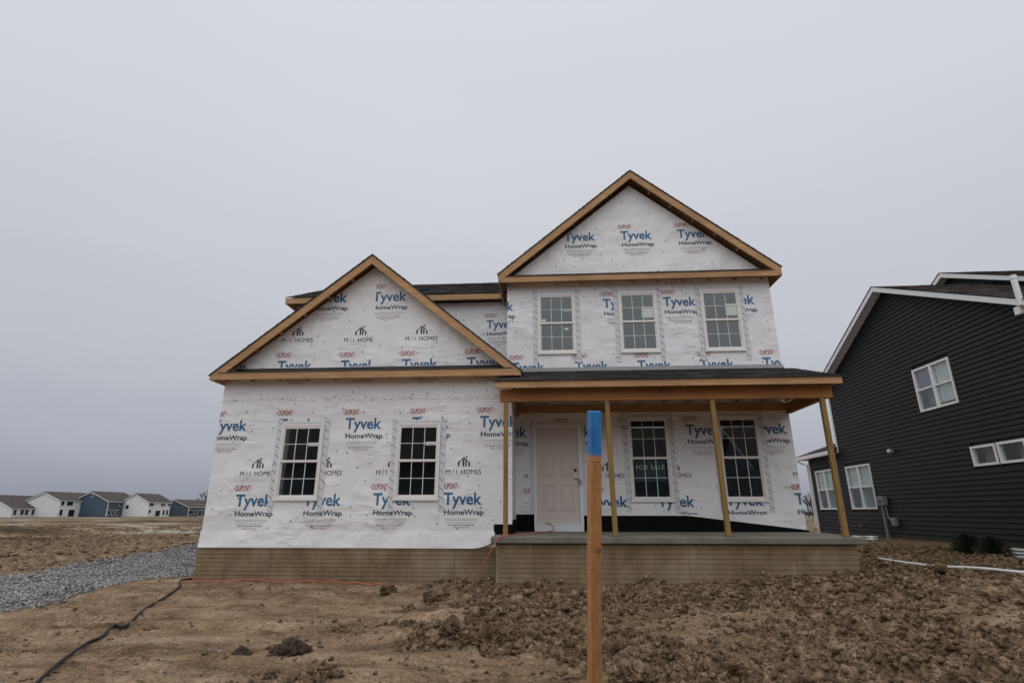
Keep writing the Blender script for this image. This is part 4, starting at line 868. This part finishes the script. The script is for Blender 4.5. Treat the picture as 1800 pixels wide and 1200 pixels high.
# ================================================================== FAR HOUSES, TREES
def far_house(px_, wg, we, h, rise, wm, label, one=False, dist=250, wins_g=(), wins_e=(), k=1.3):
    wg *= k; we *= k; wins_g = [(a*k, z_, w_*k, h_) for a, z_, w_, h_ in wins_g]; wins_e = [(a*k, z_, w_*k, h_) for a, z_, w_, h_ in wins_e]
    r_ = ray(px_, 905); r_.z = 0; r_.normalize(); c = CAM+r_*dist; z0 = -.95
    t_ = thing('far_house', label, 'house', (c.x, c.y, z0), 'row of houses across the field')
    # near corner at the origin; gable face runs to -X (facing -Y), eave face runs to +Y (facing +X)
    mb = MB(); mb.prism([(-wg, 0), (0, 0), (0, h), (-wg/2, h+rise), (-wg, h)], 0, we, 'XZ'); mb.build('wall', M[wm], t_)
    mb = MB(); o_ = .45
    for s_ in (0, 1):
        xe, xr = (-wg-o_, -wg/2) if s_ == 0 else (o_, -wg/2); ze = h-o_*rise/(wg/2); zr = h+rise
        mb.add([(xe, -o_, ze), (xe, we+o_, ze), (xr, we+o_, zr), (xr, -o_, zr), (xe, -o_, ze+.22), (xe, we+o_, ze+.22), (xr, we+o_, zr+.22), (xr, -o_, zr+.22)], [(0, 1, 2, 3), (4, 5, 6, 7), (0, 3, 7, 4), (0, 1, 5, 4), (1, 2, 6, 5)])
    mb.build('roof', M['shingle_brown'], t_)
    mb = MB()
    for s_ in (0, 1):
        xe, xr = (-wg-o_, -wg/2) if s_ == 0 else (o_, -wg/2); ze = h-o_*rise/(wg/2); zr = h+rise
        mb.prism([(xe, ze-.02), (xr, zr-.02), (xr, zr-.28), (xe, ze-.28)], -o_, -o_+.05, 'XZ')
    mb.box(o_-.04, o_, -o_, we+o_, h-o_*rise/(wg/2)-.2, h-o_*rise/(wg/2)); mb.box(-.02, .08, -.08, .12, 0, h-.3); mb.build('white_trim', M['trim'], t_)
    for (a, zc, w_, hh) in wins_g:
        f2 = MB(); f2.box(-a-w_/2-.12, -a+w_/2+.12, -.06, .02, zc-hh/2-.12, zc+hh/2+.12); f2 = f2.build('window', M['trim'], t_); g = MB(); g.box(-a-w_/2, -a+w_/2, -.09, -.062, zc-hh/2, zc+hh/2); g.build('pane', M['far_glass'], f2)
    for (a, zc, w_, hh) in wins_e:
        f2 = MB(); f2.box(-.02, .06, a-w_/2-.12, a+w_/2+.12, zc-hh/2-.12, zc+hh/2+.12); f2 = f2.build('window', M['trim'], t_); g = MB(); g.box(.062, .09, a-w_/2, a+w_/2, zc-hh/2, zc+hh/2); g.build('pane', M['far_glass'], f2)
    return t_
far_house(18, 13, 16.5, 3.0, 4.0, 'far_white', 'single storey white house with a big brown roof, leftmost of the far row', wins_g=((10, 2.0, .8, .5), (8, 2.0, .8, .5)), wins_e=((1.0, 1.6, .8, 1.7), (3.0, 1.6, .9, 1.7), (4.3, 1.6, .9, 1.7), (6.2, 1.6, .9, 1.7), (10, 1.6, .9, 1.7), (13, 1.3, 2.2, 2.2)))
far_house(100, 9.2, 13.5, 5.7, 2.6, 'far_white', 'white house in printed wrap with black windows, second of the far row', wins_e=((.9, 4.6, .9, 1.5), (3.2, 4.6, 1.9, 1.5), (10.4, 4.6, .9, 1.4), (13, 4.6, .9, 1.4), (1, 1.5, .9, 1.9), (4.3, 1.3, 1.9, 2.3), (7.6, 1.7, .9, 1.1), (10.4, 1.5, .9, 1.9), (12.3, 1.5, .9, 1.9)))
far_house(186, 10.6, 11.6, 5.5, 3.2, 'far_blue', 'dark blue two storey house, middle of the far row', wins_g=((5.2, 7.4, .6, .8),), wins_e=((4.6, 4.6, .9, 1.7), (10.4, 4.6, .9, 1.7), (.8, 1.5, .9, 1.7), (2.4, 1.5, .9, 1.7), (4.0, 1.5, .9, 1.7), (7.4, 1.3, 2.0, 2.2)))
far_house(257.5, 8.5, 9.5, 5.4, 2.8, 'far_white', 'plain white two storey house with brown roof right of the blue one', wins_g=((6.2, 3.5, .9, 1.3),), wins_e=((1.2, 4.5, 1.7, 1.4), (5.6, 4.5, .8, 1.4), (6.6, 4.5, .8, 1.4), (8.8, 4.5, .8, 1.4), (1, 1.9, .8, 1.2), (4.4, 1.2, 2.0, 2.0), (6.9, 1.5, .8, 1.8), (8.5, 1.5, .8, 1.8)))
far_house(330, 10, 9.5, 3.8, 2.6, 'far_slate', 'slate blue house at the right end of the far row', dist=262, wins_e=((1.2, 1.6, 2.2, 1.6), (4.0, 1.6, 1.0, 1.5), (5.8, 1.2, 1.4, 2.2), (8.2, 1.5, 1.9, 1.7), (5.5, 4.0, 1.2, 1.2)))
def bare_tree(px_, dist, h, label, seed):
    rs = random.Random(seed); r_ = ray(px_, 903); r_.z = 0; r_.normalize(); c = CAM+r_*dist
    t_ = thing('bare_tree', label, 'tree', (c.x, c.y, -.98), 'bare trees on the horizon'); mb = MB(); tr_ = MB()
    tr_.tube([(0, 0, -.1), (.1, 0, h*.25), (0, .1, h*.5)], [h*.028, h*.022, h*.016], 6); tr_.build('trunk', M['twig'], t_)
    def br(p_, d_, L, r2, dep):
        q = p_+d_*L; mb.tube([p_, q], [r2, r2*.6], 3)
        if dep:
            for _ in range(4 if dep > 1 else 5): br(p_+d_*L*rs.uniform(.4, 1), (d_+Vector((rs.uniform(-.9, .9), rs.uniform(-.9, .9), rs.uniform(-.2, .7)))).normalized(), L*rs.uniform(.5, .75), r2*.55, dep-1)
    for k in range(6): a = k*1.05; br(Vector((0, 0, h*rs.uniform(.2, .5))), Vector((math.cos(a)*.7, math.sin(a)*.7, 1)).normalized(), h*.26, h*.012, 3)
    mb.build('crown', M['twig'], t_, fix=False)
bare_tree(350, 285, 10, 'bare tree behind the slate blue far house at the wrapped corner', 1); bare_tree(357, 300, 12, 'taller bare tree half hidden by the left edge of the wrapped house', 2)
bare_tree(1421, 220, 8.5, 'bare tree left in the gap between the two near houses', 3); bare_tree(1429, 235, 9.5, 'bare tree in the middle of the gap between the two near houses', 4); bare_tree(1440, 215, 8, 'bare tree beside the white corner of the charcoal house', 5)
rs = random.Random(9); mb = MB()
for k in range(900):
    a = rs.uniform(-30, 55); x, y = CAM.x+math.sin(R(a))*340, CAM.y+math.cos(R(a))*340; h_ = rs.uniform(1.5, 3.6); w_ = rs.uniform(.5, 1.6)
    mb.add([(x-w_, y, -1.2), (x+w_, y, -1.2), (x+w_*.4, y+.5, -1+h_), (x-w_*.5, y-.4, -1+h_*.9), (x, y+1.2, -1+h_*.6)], [(0, 1, 2, 3), (1, 4, 2), (0, 3, 4)])
tag(mb.build('far_hedgerow', M['twig'], fix=False), 'dark brown hedgerow along the far horizon', 'hedge', kind='stuff')

for xa, wm, lab in ((-33, 'far_slate', 'slate house across the road, far left of the row'), (-18, 'far_slate', 'low slate house across the road, mirrored in the leftmost window'), (-6, 'far_slate', 'slate house across the road, mirrored in the left windows'), (7, 'far_blue', 'blue house across the road, mirrored in the porch windows'), (24, 'far_blue', 'blue house across the road behind the camera, right side')):
    t_ = far_house(900, 11, 12, 5.6, 3.4, wm, lab, wins_e=((3, 1.6, .9, 1.7), (6, 1.6, .9, 1.7), (3, 4.4, .9, 1.5), (8, 4.4, .9, 1.5)), k=1)
    t_.location = (xa, -44, -1.0); t_.rotation_euler = (0, 0, -math.pi/2); t_['group'] = 'houses across the road'
